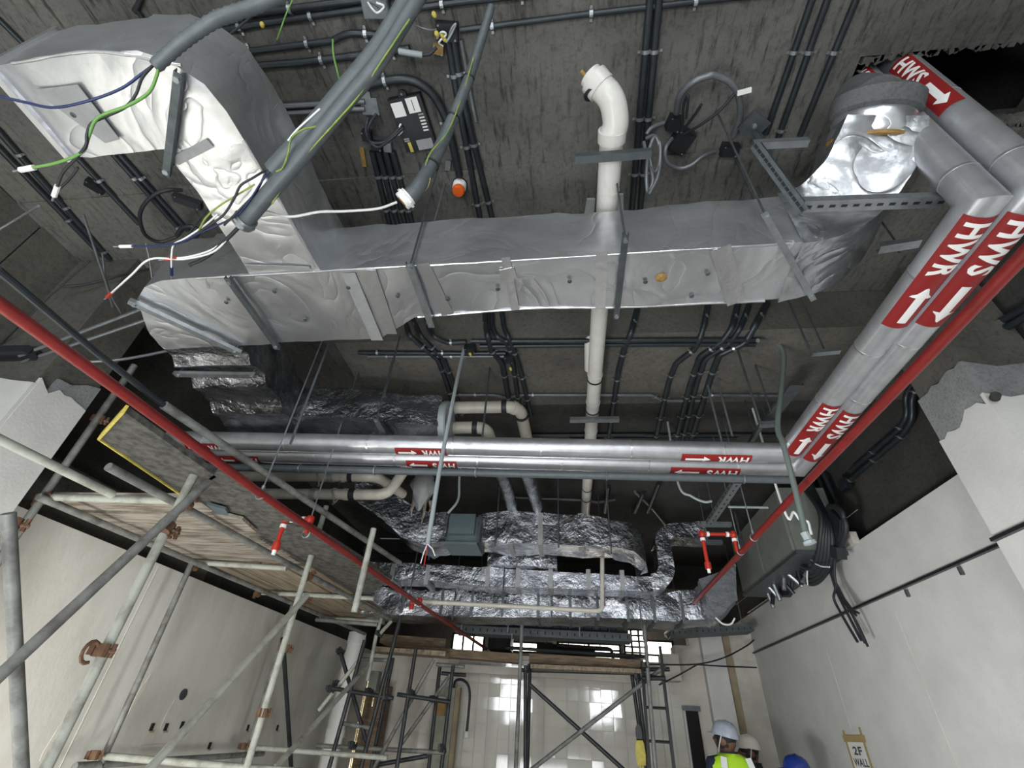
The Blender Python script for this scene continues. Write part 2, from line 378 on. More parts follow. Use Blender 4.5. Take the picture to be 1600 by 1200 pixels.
MB().lathe((2.2, 2.2, 3.15), (-.5, -1, 0), [(.0, 0), (.022, .0), (.022, .03), (0, .03)], 12).build('round_hole', 'dark_shade_concrete', cr_)
# left column
cl = struct(MB().box((-3.33, 2.0, 2.13), (.54, .32, 4.25)).build('trim_4', 'beam'))
MB().poly([(-3.06, y, z) for y, z in [(1.84, 0), (2.16, 0)]+jag(2.16, 1.84, 3.12, .03, 8, 5)], (.022, 0, 0)).build('plaster_face', 'plaster', cl)
MB().poly([(-3.06, y, z) for y, z in [(1.9, 3.0), (2.16, 3.0), (2.16, 3.30), (2.08, 3.27), (2.0, 3.21), (1.92, 3.2)]], (.018, 0, 0)).build('mortar_face', 'patch', cl)
MB().poly([(x, 1.84, z) for x, z in [(-3.04, 0), (-3.6, 0), (-3.6, 3.18), (-3.4, 3.16), (-3.2, 3.12), (-3.04, 3.1)]], (0, -.02, 0)).build('plaster_return', 'plaster', cl)
# pale blocks of old concrete high on the left
for i, (y0, y1, z0, z1) in enumerate(((1.22, 1.535, 3.3, 4.24), (1.545, 1.84, 3.3, 4.24), (.9, 1.21, 3.3, 4.24))):
    MB().box((-3.585+.012*i, (y0+y1)/2, (z0+z1)/2), (.06, y1-y0, z1-z0)).build('concrete_block', 'beam', wl)
# wall marks on the left
p = aX(286, 1085, XL); MB().lathe(p+V((.0, 0, 0)), (1, 0, 0), [(0, 0), (.042, 0), (.042, .006), (.03, .006), (.03, .003), (0, .003)], 18).build('round_vent_hole', 'dark_steel', wl)
for px, py in ((237, 1136), (259, 1136), (284, 1133), (387, 1137), (433, 1137), (327, 1165)):
    p = aX(px, py, XL); MB().box(p, (.012, .035, .05)).build('socket_recess', 'void', wl)
    MB().box(p+V((0, .01, -.03)), (.02, .05, .012)).build('recess_lip', 'plaster_brown', wl)
for px, py, ww, hh, s in ((218, 1085, .05, .26, 1), (95, 1145, .1, .35, 2), (262, 1115, .03, .2, 3), (245, 1165, .4, .02, 4), (400, 1130, .3, .015, 5)):
    p = aX(px, py, XL); r = random.Random(s)
    ring = [(XL, p.y+ww/2*math.cos(a)*r.uniform(.6, 1.2)+.25*hh*math.sin(a)*.3, p.z+hh/2*math.sin(a)*r.uniform(.7, 1.1)) for a in [k/12*6.283 for k in range(12)]]
    MB().poly(ring, (.003, 0, 0)).build('plaster_patch', 'plaster_warm', wl)
pj = aX(245, 890, XL)
MB().bar((XL+.001, pj.y, 2.55), (XL+.001, pj.y, .3), .004, .004).build('board_joint', 'plaster', wl)

# far wall: tiles, a recess of lit windows above it, plaster bands to the right
xr_ = lambda px: aY(px, 1110, YF).x
x_end = 1.42
wf = struct(MB().box(((XL+x_end)/2, YF+.1, 1.21), (x_end-XL, .2, 2.42)).build('wall_far', 'plaster_warm'))
tw = .15; rr = random.Random(11); tmesh = None
for i in range(23):
    for j in range(8):
        x = -2.02+tw*(i+.5); z = 1.235+tw*(j+.5)
        if x > x_end-.02: continue
        loc = V((x, YF-.006, z))
        if tmesh is None:
            o = MB().box(loc, (tw-.005, .012, tw-.005)).build('tile', 'tile', wf); tmesh = o.data
        else: o = link('tile', tmesh, loc, wf)
        o.rotation_euler = (rr.uniform(-.011, .011), 0, rr.uniform(-.011, .011))
MB().box((-.3, YF-.03, 2.45), (3.5, .1, .05)).build('top_ledge', 'plaster_warm', wf)
struct(MB().box(((x_end+1.63)/2, YF+.15, 1.35), (1.63-x_end, .3, 2.7)).build('wall_far', 'plaster_warm'))
cw = struct(MB().box(((1.63+XR)/2, YF+.1, 1.5), (XR-1.63, .2, 3.0)).build('wall_far', 'plaster_warm'))
MB().box((1.90, YF-.06, 1.5), (.28, .14, 3.0)).build('pilaster', 'plaster', cw)
MB().box((2.10, YF-.02, 1.5), (.11, .05, 3.0)).build('brown_band', 'plaster_brown', cw)
dr = struct(MB().box((1.52, YF-.01, .98), (.16, .06, 1.96)).build('door_1', 'void'))
MB().box((1.52, YF-.03, 1.98), (.22, .05, .05)).build('door_head', 'dark_steel', dr)
MB().box((1.425, YF-.03, .98), (.03, .05, 1.96)).build('door_jamb', 'plaster', dr)
# recess above the far wall
struct(MB().box((-.4, 10.6, 2.6), (7.2, .1, 3.2)).build('wall_far', 'dark_shade_concrete'))
struct(MB().box((-.4, 9.1, 2.0), (7.2, 3.0, .1)).build('floor', 'dark_shade_concrete'))
struct(MB().box((-.4, 9.3, 4.05), (7.2, 2.7, .1)).build('ceiling', 'dark_shade_concrete'))
def lit_window(n, a, b, Y, nx, nz, matn='sky'):
    p, q = aY(*a, Y), aY(*b, Y); x0, x1 = sorted((p.x, q.x)); z0, z1 = sorted((p.z, q.z))
    wdw = struct(MB().box(((x0+x1)/2, Y+.05, (z0+z1)/2), (x1-x0, .02, z1-z0)).build(n, matn))
    for i in range(nx+1):
        x = x0+(x1-x0)*i/nx; MB().box((x, Y, (z0+z1)/2), (.035, .05, z1-z0+.03)).build('mullion', 'black', wdw)
    for i in range(nz+1):
        z = z0+(z1-z0)*i/nz; MB().box(((x0+x1)/2, Y, z), (x1-x0+.03, .045, .03)).build('glazing_bar', 'black', wdw)
lit_window('window_1', (706, 1017), (757, 992), 9.6, 3, 1)
lit_window('window_2', (872, 1032), (968, 1008), 9.6, 2, 3)
lit_window('window_3', (978, 1038), (1008, 985), 9.6, 3, 6)
lit_window('glowing_wall_pane', (1012, 1046), (1050, 1003), 9.4, 1, 2)  # glowing pane added in place of a lit cream wall surface
lit_window('window_5', (800, 1018), (862, 1006), 9.6, 1, 1)

# wall behind the camera with two tall windows (they light the hall and show in the tiles)
wb = struct(MB().box((-.4, -4.3, 2.2), (7.2, .2, 4.6)).build('wall_back', 'plaster'))
for n, xc in (('window_6', -1.95), ('window_7', 1.05)):
    wn = struct(MB().box((xc, -4.17, 2.75), (1.05, .03, 1.9)).build(n, 'window'))
    for i in range(4): MB().box((xc-.525+.35*i, -4.14, 2.75), (.05, .05, 1.95)).build('mullion', 'black', wn)
    for i in range(5): MB().box((xc, -4.14, 1.8+.475*i), (1.1, .045, .045)).build('glazing_bar', 'black', wn)

# ================================================================== FOIL WRAPPED DUCTS
def duct_part(name, stations, parent, mat='foil', ns=7, step=.04, amp=.0072, seed=0.0, cap=True, freq=1.0):
    # each station is four corners of the duct's section; the skin between is finely divided and crumpled
    rings = []
    for a, b in zip(stations[:-1], stations[1:]):
        L = max((V(a[k])-V(b[k])).length for k in range(4)); n = max(1, int(L/step))
        for i in range(n):
            t = i/n; rings.append([V(a[k]).lerp(V(b[k]), t) for k in range(4)])
    rings.append([V(p) for p in stations[-1]])
    full = []
    for r in rings:
        q = []
        for k in range(4):
            for i in range(ns): q.append(r[k].lerp(r[(k+1) % 4], i/ns))
        full.append(q)
    mb = MB(); mb.rings(full, cap)
    cen = [sum(r, V((0, 0, 0)))/4 for r in rings]
    n4 = 4*ns
    for i in range(len(full)):
        for k in range(n4):
            p = full[i][k]; s = k//ns; t = (k % ns)/ns
            r = rings[i]; out = ((r[s]+r[(s+1) % 4])/2-cen[i])
            if t == 0: out = r[s]-cen[i]
            out = out.normalized()
            q = p*freq+V((seed, seed*.7, 0))
            d = noise.noise(q*5)*1.1+noise.noise(q*13)*.55+(.5-abs(noise.noise(q*8+V((9, 3, 1)))))*.6
            if t == 0: d = d*1.3
            mb.v[i*n4+k] = p+out*d*amp
    return mb.build(name, mat, parent, smooth=48)
def rect(x0, x1, y0, y1, z): return [(x0, y0, z), (x1, y0, z), (x1, y1, z), (x0, y1, z)]
def secx(x, y0, y1, z0, z1): return [(x, y0, z0), (x, y1, z0), (x, y1, z1), (x, y0, z1)]
def secy(y, x0, x1, z0, z1): return [(x0, y, z0), (x1, y, z0), (x1, y, z1), (x0, y, z1)]
def fan(piv, pts, z0, z1): return [[(ox, oy, z0), (piv[0], piv[1], z0), (piv[0], piv[1], z1), (ox, oy, z1)] for ox, oy in pts]
ZB, ZT = 3.35, 3.69
D = thing('air_duct', (-.2, 1.48, ZB), 'long silver foil-wrapped rectangular air duct with branch and riser, nearest to the slab', 'duct')
duct_part('main_run', [secx(-1.86, 1.34, 1.84, ZB, ZT+.02), secx(-1.55, 1.33, 1.82, ZB, ZT+.02), secx(-1.2, 1.34, 1.81, ZB-.005, ZT), secx(-1.02, 1.335, 1.82, ZB, ZT),
    secx(-.78, 1.33, 1.66, ZB, ZT), secx(-.2, 1.33, 1.63, ZB, ZT), secx(.3, 1.33, 1.645, ZB, ZT), secx(.8, 1.32, 1.65, ZB, ZT), secx(1.02, 1.31, 1.63, ZB, ZT)], D, seed=1)
st = fan((-1.86, 1.84), [(-1.86, 1.34), (-2.0, 1.345), (-2.12, 1.38), (-2.22, 1.46), (-2.30, 1.6), (-2.36, 1.72), (-2.37, 1.85)], ZB, ZT)
duct_part('elbow', st, D, seed=2)
lr = []
for i, (y, dz) in enumerate(((1.84, 0), (1.93, .012), (1.99, -.022), (2.05, .012), (2.14, .03), (2.22, -.012), (2.30, .015), (2.42, .03), (2.52, -.02), (2.60, .01), (2.78, 0), (3.08, 0))):
    k = (y-1.84)/1.24
    lr.append([(-2.37-.22*k, y, ZB+dz), (-1.87-.17*k, y, ZB+dz), (-1.87-.17*k, y, 3.66+dz*.5), (-2.37-.22*k, y, 3.66)])
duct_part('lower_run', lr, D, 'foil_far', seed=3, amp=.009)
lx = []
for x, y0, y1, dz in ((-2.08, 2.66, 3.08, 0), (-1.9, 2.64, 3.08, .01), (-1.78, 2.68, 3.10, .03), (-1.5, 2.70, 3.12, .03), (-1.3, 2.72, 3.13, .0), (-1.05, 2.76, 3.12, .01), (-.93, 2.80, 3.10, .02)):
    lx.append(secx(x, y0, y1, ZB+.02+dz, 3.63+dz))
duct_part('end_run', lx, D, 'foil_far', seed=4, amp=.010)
MB().lathe((-.94, 2.95, 3.5), (1, 0, 0), [(0, 0), (.17, 0), (.175, .01), (.175, .045), (.165, .055), (0, .055)], 28).build('end_collar', 'greycable', D, smooth=30)
duct_part('branch_run', [secy(1.36, -1.52, -1.15, ZB+.004, ZT+.03), secy(1.2, -1.50, -1.16, ZB, ZT+.03), secy(.95, -1.49, -1.16, ZB, ZT+.03), secy(.73, -1.50, -1.17, ZB, ZT+.03)], D, seed=5)
st = fan((-1.5, .73), [(-1.17, .73), (-1.175, .62), (-1.20, .53), (-1.27, .46), (-1.36, .42), (-1.5, .41)], ZB, ZT+.02)
duct_part('branch_elbow', st, D, seed=6, amp=.008)
st = [secx(-1.5, .41, .73, ZB, ZT+.02), secx(-1.82, .415, .73, ZB, ZT+.02)]
st += [secx(-1.93, .42, .725, ZB+.01, ZT), secx(-1.985, .435, .71, ZB+.045, ZT-.03), secx(-2.0, .46, .69, ZB+.09, ZT-.07)]
duct_part('branch_end', st, D, seed=7, amp=.007)
MB().rings([secx(-1.90, .405, .74, ZB-.012, ZT+.02), secx(-1.925, .405, .74, ZB-.012, ZT+.02)]).build('tape_band', 'tape', D)
# riser: a round-shouldered elbow that climbs into the slab opening
b0, b1, b2 = V((1.0, 1.47, 3.52)), V((1.30, 1.46, 3.52)), aH(1362, 200, 2.2)
st = []
for i in range(13):
    t = i/12; c = b0*(1-t)**2+b1*2*t*(1-t)+b2*t*t; d = ((b1-b0)*(1-t)+(b2-b1)*t).normalized()
    side = (V((0, 1, 0))-d*d.y).normalized(); n = side.cross(d)*-1
    if n.z < 0 and t < .3: n = -n
    n = n if n.dot(V((-.3, 0, 1))) > 0 else -n
    hw, hh = .165-.02*t, .185-.035*t
    st.append([c-side*hw-n*hh, c+side*hw-n*hh, c+side*hw+n*hh, c-side*hw+n*hh])
duct_part('riser_elbow', st, D, 'foil_riser', seed=8, amp=.011)
ax = (b2-b1).normalized()
MB().lathe(b2-ax*.06, ax, [(0, 0), (.150, 0), (.160, .02), (.155, .06), (.158, .085), (.15, .1), (0, .1)], 28).build('riser_collar', 'foil', D, smooth=40)
MB().lathe(b2-ax*.075, ax, [(.15, 0), (.164, .003), (.164, .016), (.15, .018)], 28).build('brown_tape_ring', 'brass', D)
MB().lathe(b2+ax*.04, ax, [(0, 0), (.150, 0), (.168, .012), (.170, .075), (.150, .09), (0, .095)], 30).build('riser_sleeve', 'sleeve', D, smooth=35)
MB().tube([b2+ax*.1, V((b2.x+.11, b2.y+.05, ZC+.02))], .105, 20).build('riser_neck', 'sleeve', D, smooth=50)
pp = aH(1405, 212, 2.35); MB().bar(pp+V((-.02, .02, -.02)), pp+V((.02, -.05, .1)), .055, .008, (0, -1, -.6)).build('tape_strip', 'white', D)
# tape bands, patches and weld-pin washers on the underside
def underside_band(px0, py0, px1, py1, wpx, matn='tape', h=1.7):
    p, q = aH(px0, py0, h), aH(px1, py1, h); p.z = q.z = ZB-.008
    wv = rpx(p, wpx)*2
    MB().bar(p, q, wv, .003).build('tape_band', matn, D)
for b in ((575, 420, 610, 520, 26, 'tape'), (660, 410, 700, 490, 22, 'tape'), (790, 400, 805, 482, 14, 'tape'), (545, 425, 590, 530, 22, 'dull_tape'),
          (940, 392, 938, 480, 18, 'tape'), (1125, 385, 1150, 472, 30, 'tape'), (330, 222, 275, 250, 14, 'dull_tape'), (385, 415, 485, 418, 8, 'tape')):
    underside_band(*b)
for poly_px in (((55, 138), (125, 130), (190, 215), (168, 221)),):
    pts = [aH(x, y, 1.7) for x, y in poly_px]
    MB().poly([(p.x, p.y, ZB-.014) for p in pts], (0, 0, .003)).build('tape_patch', 'dull_tape', D)
for poly_px in (((780, 420), (803, 415), (808, 432), (783, 438)),):
    pts = [aH(x, y, 1.7) for x, y in poly_px]
    MB().poly([(p.x, p.y, ZB-.011) for p in pts], (0, 0, .003)).build('tape_patch', 'tape', D)
pin = None
for px, py in ((430, 453), (545, 447), (622, 460), (778, 449), (890, 437), (1008, 438), (1105, 425), (118, 177), (478, 497), (700, 465), (1080, 460), (355, 470)):
    p = aH(px, py, 1.7); p.z = ZB-.012
    if pin is None:
        o = MB().lathe(p, (0, 0, -1), [(0, 0), (.011, 0), (.010, .003), (.003, .004), (.003, .009), (0, .009)], 12).build('pin_washer', 'dark_steel', D, loc=p); pin = o.data
    else: link('pin_washer', pin, p, D)
p = aH(1033, 432, 1.7); MB().lathe((p.x, p.y, ZB-.004), (0, 0, -1), [(0, 0), (.02, 0), (.028, .004), (.012, .012), (0, .012)], 7).build('foam_blob', 'brass', D)
p = aH(20, 115, 1.75); MB().lathe(p, (0, .3, -1), [(0, 0), (.02, 0), (.016, .012), (0, .014)], 7).build('foam_blob', 'brass', D)

# thin bright tubes added to draw the highlight along the lower duct edges
for pts in ([(-1.80, 1.338, ZB-.002), (-1.0, 1.333, ZB-.002), (-.2, 1.33, ZB-.002), (.95, 1.314, ZB-.002)], [(-.76, 1.662, ZB-.002), (-.2, 1.632, ZB-.002), (.3, 1.647, ZB-.002), (.95, 1.64, ZB-.002)], [(-1.157, 1.30, ZB), (-1.163, .9, ZB), (-1.172, .72, ZB)], [(-1.24, .47, ZB-.002), (-1.5, .408, ZB-.002), (-1.82, .413, ZB-.002)]):
    q = spline(pts, 14); MB().tube([p+V((0, 0, .004*noise.noise(p*9))) for p in q], [.006*(1+.5*noise.noise(p*21)) for p in q], 8).build('edge_highlight', 'tape', D, smooth=60)
# duct hangers: channel under the duct on two threaded rods
def hanger(a, b, label, wpx=9, h=1.69, topz=None, matn='dark_steel', rods=True):
    p, q = aH(*a, h), aH(*b, h); p.z = q.z = CAM_Z+h-.022
    t = thing('duct_hanger', (p+q)/2, label, 'hanger', 'channel hangers carrying the ducts')
    wv = max(.018, rpx(p, wpx)*2)
    MB().channel(p, q, wv, .022, .003).build('channel', matn, t)
    if rods:
        for e, s in ((p, 1), (q, -1)):
            k = e.lerp(q if s > 0 else p, .05)
            zt = topz or (ZC if k.y < YS else ZS)
            MB().tube([k, (k.x, k.y, zt)], .005, 6).build('threaded_rod', 'dark_steel', t)
            MB().lathe((k.x, k.y, k.z-.02), (0, 0, 1), [(0, 0), (.011, 0), (.011, .01), (0, .01)], 6).build('nut', 'steel', t)
hanger((358, 428), (437, 540), 'dark channel hanger slanting under the left end of the main duct')
hanger((640, 405), (676, 505), 'grey channel hanger crossing under the duct where it narrows', 11, matn='steel')
hanger((977, 360), (962, 492), 'dark channel hanger under the main duct beside the white soil pipe', 10)
hanger((1190, 325), (1268, 462), 'steel channel hanger under the foot of the right-hand riser', 10, matn='steel')
hanger((285, 108), (265, 268), 'dark channel hanger across the branch duct near its elbow', 12, matn='dark_steel')
hanger((205, 465), (378, 547), 'long grey channel hanger under the rounded left elbow of the duct', 11, matn='steel')
hanger((276, 580), (402, 582), 'pale channel hanger crossing the stepped lower run of the duct', 9, matn='steel')
hanger((588, 648), (612, 692), 'short channel hanger under the end run of the foil duct', 9, h=1.7)

# ducts further back
def box_duct(name, label, secs, parts_name='duct_skin', mat='foil_far', seed=20, amp=.012, grp=None):
    t = thing('air_duct', V(secs[0][0]), label, 'duct', grp)
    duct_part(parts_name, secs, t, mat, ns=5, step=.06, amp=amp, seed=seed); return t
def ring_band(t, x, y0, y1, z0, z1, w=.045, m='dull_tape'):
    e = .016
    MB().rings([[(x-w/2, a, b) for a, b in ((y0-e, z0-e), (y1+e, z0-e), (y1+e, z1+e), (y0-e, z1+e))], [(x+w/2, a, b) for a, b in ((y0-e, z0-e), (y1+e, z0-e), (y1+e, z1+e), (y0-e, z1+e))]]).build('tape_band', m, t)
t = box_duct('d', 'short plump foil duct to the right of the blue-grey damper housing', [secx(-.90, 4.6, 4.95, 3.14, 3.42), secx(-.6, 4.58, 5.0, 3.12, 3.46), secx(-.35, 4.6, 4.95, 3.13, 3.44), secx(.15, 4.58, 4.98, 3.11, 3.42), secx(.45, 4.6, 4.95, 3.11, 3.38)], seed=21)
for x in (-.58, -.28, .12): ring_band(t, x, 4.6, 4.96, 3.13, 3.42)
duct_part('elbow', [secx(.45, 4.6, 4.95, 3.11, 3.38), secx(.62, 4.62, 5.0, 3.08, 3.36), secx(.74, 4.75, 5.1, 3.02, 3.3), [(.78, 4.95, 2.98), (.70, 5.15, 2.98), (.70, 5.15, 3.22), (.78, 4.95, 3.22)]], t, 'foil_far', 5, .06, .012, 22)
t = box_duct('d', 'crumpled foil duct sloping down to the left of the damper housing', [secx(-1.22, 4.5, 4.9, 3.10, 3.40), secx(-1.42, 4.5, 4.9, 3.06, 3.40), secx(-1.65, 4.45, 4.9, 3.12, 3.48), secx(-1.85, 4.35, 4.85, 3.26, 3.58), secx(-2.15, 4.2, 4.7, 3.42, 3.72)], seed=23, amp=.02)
dm = thing('fire_damper', (-1.08, 4.7, 3.1), 'blue-grey boxed damper between two foil ducts', 'damper')
MB().box((-1.06, 4.70, 3.23), (.30, .34, .26)).build('housing', 'damper', dm)
MB().box((-1.06, 4.50, 3.27), (.26, .07, .2)).build('actuator', 'damper', dm)
MB().box((-1.06, 4.68, 3.085), (.33, .38, .02)).build('flange', 'damper', dm)
for x in (-1.225, -.895): MB().box((x, 4.7, 3.24), (.03, .36, .28)).build('side_flange', 'dark_steel', dm)
t = box_duct('d', 'narrow foil duct running across under the plump one, rising at its right end', [secx(-2.3, 5.2, 5.5, 2.9, 3.08), secx(-1.5, 5.2, 5.5, 2.9, 3.07), secx(-.9, 5.2, 5.5, 2.86, 3.05), secx(0., 5.2, 5.5, 2.86, 3.02), secx(.85, 5.2, 5.5, 2.86, 3.0)], seed=24)
for x in (-1.95, -1.55, -.88, -.55, -.2, .2, .55): ring_band(t, x, 5.2, 5.5, 2.87, 3.04)
st = []
for k in range(9):
    a = k/8*math.pi/2; cx, cz = .85, 3.12
    st.append([(cx+.25*math.sin(a), 5.2, cz-.25*math.cos(a)), (cx+.25*math.sin(a), 5.5, cz-.25*math.cos(a)), (cx+.09*math.sin(a), 5.5, cz-.09*math.cos(a)), (cx+.09*math.sin(a), 5.2, cz-.09*math.cos(a))])
st.append([(1.10, 5.2, 3.38), (1.10, 5.5, 3.38), (.94, 5.5, 3.38), (.94, 5.2, 3.38)])
duct_part('riser', st, t, 'foil_far', 5, .06, .008, 25)
st = []
for k in range(9):
    a = k/8*math.pi/2; cx, cz = 1.2, 3.36
    st.append([(cx-.26*math.cos(a), 5.2, cz+.22*math.sin(a)), (cx-.26*math.cos(a), 5.5, cz+.22*math.sin(a)), (cx-.10*math.cos(a), 5.5, cz+.06*math.sin(a)), (cx-.10*math.cos(a), 5.2, cz+.06*math.sin(a))])
st.append([(1.5, 5.2, 3.60), (1.5, 5.5, 3.60), (1.5, 5.5, 3.42), (1.5, 5.2, 3.42)])
duct_part('upper_elbow', st, t, 'foil_far', 5, .06, .008, 26)
t = box_duct('d', 'broad foil duct furthest back, crossing the whole hall above the scaffold tower', [secx(-2.4, 5.6, 6.1, 2.62, 2.90), secx(-1.5, 5.6, 6.1, 2.62, 2.9), secx(-.6, 5.6, 6.1, 2.64, 2.92), secx(.5, 5.6, 6.1, 2.67, 2.93), secx(1.1, 5.6, 6.1, 2.66, 2.95), secx(1.55, 5.6, 6.1, 2.70, 3.0)], seed=27, amp=.02)
for x in (-1.9, -1.45, -1.1, -.75, -.35, 0.0, .3, .62, .9, 1.2): ring_band(t, x, 5.6, 6.1, 2.65, 2.92, .03, 'dark_steel')
t = box_duct('d', 'small foil duct stub behind and below the plump duct', [secx(-.88, 5.1, 5.35, 3.06, 3.2), secx(-.4, 5.1, 5.35, 3.05, 3.2), secx(-.13, 5.1, 5.35, 3.04, 3.18)], seed=28)
# plastic wrapped duct end, right
t = thing('wrapped_duct_end', (1.5, 5.3, 2.7), 'duct end wrapped in crinkled clear plastic beside the right wall', 'duct')
p = [aY(1092, 905, 5.2), aY(1150, 880, 5.2), aY(1150, 935, 5.2), aY(1118, 970, 5.2)]
duct_part('plastic_sheet', [[q+V((0, 0, 0)) for q in p], [q+V((.05, .25, 0)) for q in p], [q+V((.06, .5, .02)) for q in p]], t, 'plastic', 6, .05, .02, 31)
MB().tube(spline([aY(1118, 965, 5.15), aY(1130, 975, 5.15), aY(1142, 975, 5.15), aY(1148, 966, 5.1)], 5), .008, 6).build('tie', 'whitewire', t)

# straps and rods that carry the back ducts
for i, (x, y, z) in enumerate(((-.72, 4.56, 3.4), (-.1, 4.56, 3.4), (.4, 4.56, 3.35), (-1.7, 5.17, 3.05), (-.7, 5.17, 3.04), (.35, 5.17, 3.02), (-1.3, 5.57, 2.9), (-.2, 5.57, 2.9), (.75, 5.57, 2.93))):
    tag(MB().tube([(x, y, z-.32), (x, y, ZS)], .007, 6).build('hanger_rod', 'dark_steel'), 'dark hanger rod in front of the ' + ('plump', 'narrow', 'broad')[i//3] + ' back duct, ' + ('first from the scaffold side', 'middle one', 'nearest the right wall')[i % 3], 'rod')

# ================================================================== HOT WATER PIPES WITH MARKERS
def text_tris(s, size):
    cu = bpy.data.curves.new('t', 'FONT'); cu.body = s; cu.size = size; cu.offset = size*.034; cu.align_x = 'CENTER'; cu.resolution_u = 2; cu.space_character = 1.08
    ob = bpy.data.objects.new('t', cu); COL.objects.link(ob)
    dg = bpy.context.evaluated_depsgraph_get(); me = bpy.data.meshes.new_from_object(ob.evaluated_get(dg))
    vs = [v.co.copy() for v in me.vertices]; fs = [tuple(p.vertices) for p in me.polygons]
    import bmesh
    bm = bmesh.new(); bm.from_mesh(me); bmesh.ops.triangulate(bm, faces=bm.faces)
    for _ in range(3):
        le = [e for e in bm.edges if e.calc_length() > size*.09]
        if not le: break
        bmesh.ops.subdivide_edges(bm, edges=le, cuts=1); bmesh.ops.triangulate(bm, faces=bm.faces)
    bm.verts.index_update(); vs = [v.co.copy() for v in bm.verts]; fs = [tuple(v.index for v in f.verts) for f in bm.faces]; bm.free()
    bpy.data.objects.remove(ob); bpy.data.curves.remove(cu); bpy.data.meshes.remove(me)
    return vs, fs
def wrap(c, u, upv, r, s, t, lift):
    n = V(u).cross(V(upv)); a = t/r
    return V(c)-n*r+V(u)*s+(V(upv)*math.sin(a)+n*math.cos(a))*(r+lift)
def strip(c, u, upv, r, s0, s1, t0, t1, lift, ns, nt, th=.0008):
    mb = MB(); pts = {}
    for k, l in ((0, lift), (1, lift-th)):
        for i in range(ns+1):
            for j in range(nt+1):
                pts[k, i, j] = len(mb.v); mb.v.append(wrap(c, u, upv, r, s0+(s1-s0)*i/ns, t0+(t1-t0)*j/nt, l))
    for i in range(ns):
        for j in range(nt):
            mb.f.append((pts[0, i, j], pts[0, i+1, j], pts[0, i+1, j+1], pts[0, i, j+1]))
    return mb
def marker(pipe, c, u, upv, r, L, Wd, txt, toward):
    # c: point on the pipe's skin at the strip's middle; lettering first, arrow after it, along u
    mk = strip(c, u, upv, r, -L/2, L/2, -Wd/2, Wd/2, .0025, 8, 12).build('marker_strip', 'marker_red', pipe, smooth=60)
    vs, fs = text_tris(txt, Wd*1.02)
    x0 = min(v.x for v in vs); x1 = max(v.x for v in vs); y0 = min(v.y for v in vs); y1 = max(v.y for v in vs)
    sx = (L*.44)/(x1-x0); sy = Wd*.66/(y1-y0)
    mb = MB(); mb.v = [wrap(c, u, upv, r, -L*.46+(v.x-x0)*sx, (v.y-(y0+y1)/2)*sy, .0042) for v in vs]; mb.f = fs
    mb.build('lettering', 'white', mk)
    a0, a1 = L*.08, L*.44; sh = Wd*.13; hd = Wd*.32; hl = L*.10
    mb = MB()
    def P_(s, t): return wrap(c, u, upv, r, s, t, .0042)
    body = (a0+hl, a1) if toward else (a0, a1-hl)
    tip = a0 if toward else a1; base = body[0] if toward else body[1]
    n = 6
    for i in range(n+1):
        t = -sh+2*sh*i/n; mb.v += [P_(body[0], t), P_(body[1], t)]
    for i in range(n): mb.f.append((2*i, 2*i+1, 2*i+3, 2*i+2))
    b = len(mb.v)
    for i in range(n+1):
        t = -hd+2*hd*i/n; mb.v += [P_(base, t), P_(tip, t*.06)]
    for i in range(n): mb.f.append((b+2*i, b+2*i+1, b+2*i+3, b+2*i+2))
    mb.build('arrow', 'white', mk)
HZ, RP = CAM_Z+1.6, .067
def hot_pipe(x, y0, yr, yl, label, txt, toward, marks_y, marks_x, top, dz):
    a = V((x, y0, HZ)); b = V((x, yr, HZ)); c = V((-2.96, yl, HZ))
    pts = [V((x, y0, top)), a, b, c]
    lab = thing('insulated_pipe', a, label, 'pipe', 'foil-jacketed hot water pipes')
    for nm, p, q, e0, e1 in (('riser_section', pts[0], a, 0, 1), ('long_section', a, b, 1, 1), ('cross_section', b, c, 1, 0)):
        d = (q-p).normalized(); rings = tube_rings([p, p.lerp(q, .02), p.lerp(q, .98), q], RP, 24)
        full = tube_rings(pts, RP, 24)
    MB().tube(pts, RP, 28).build('jacket', 'jacket', lab, smooth=50)
    for p, q, stp in ((a, b, .46), (b, c, .62), (pts[0], a, .5)):
        L = (q-p).length; d = (q-p)/L; k = stp*.7
        while k < L-.12:
            MB().tube([p+d*(k-.006), p+d*(k+.006)], RP+.0015, 24).build('jacket_seam', 'tape', lab, smooth=50); k += stp
        # lapped lengthwise joint
    for (p, q), ang in (((a, b), .45), ((b, c), .55)):
        d = (q-p).normalized(); sd = d.cross(V((0, 0, 1))).normalized()
        o = (V((0, 0, -1))*math.cos(ang)+sd*math.sin(ang))
        MB().bar(p.lerp(q, .03)+o*(RP+.0005), p.lerp(q, .97)+o*(RP+.0005), .004, .003, o).build('lap_joint', 'tape', lab)
    for yc, L, Wd, off in marks_y:
        ang = off; u = V((0, 1, 0)); n = V((math.sin(ang), 0, -math.cos(ang))); upv = n.cross(u)
        marker(lab, V((x, yc, HZ))+n*RP, u, upv, RP, L, Wd, txt, toward)
    for xc, L, Wd, off in marks_x:
        u = (c-b).normalized(); t = (b.x-xc)/(b.x-c.x); q = b.lerp(c, t); side = V((0, 0, 1)).cross(u)*-1
        side = V((-u.y, u.x, 0)); side = side if side.y > 0 else -side
        n = (side*math.sin(off)+V((0, 0, -1))*math.cos(off)); upv = n.cross(u)
        marker(lab, q+n*RP, u, upv, RP, L, Wd, txt, toward)
    # marker on the riser, facing the hall
    return lab
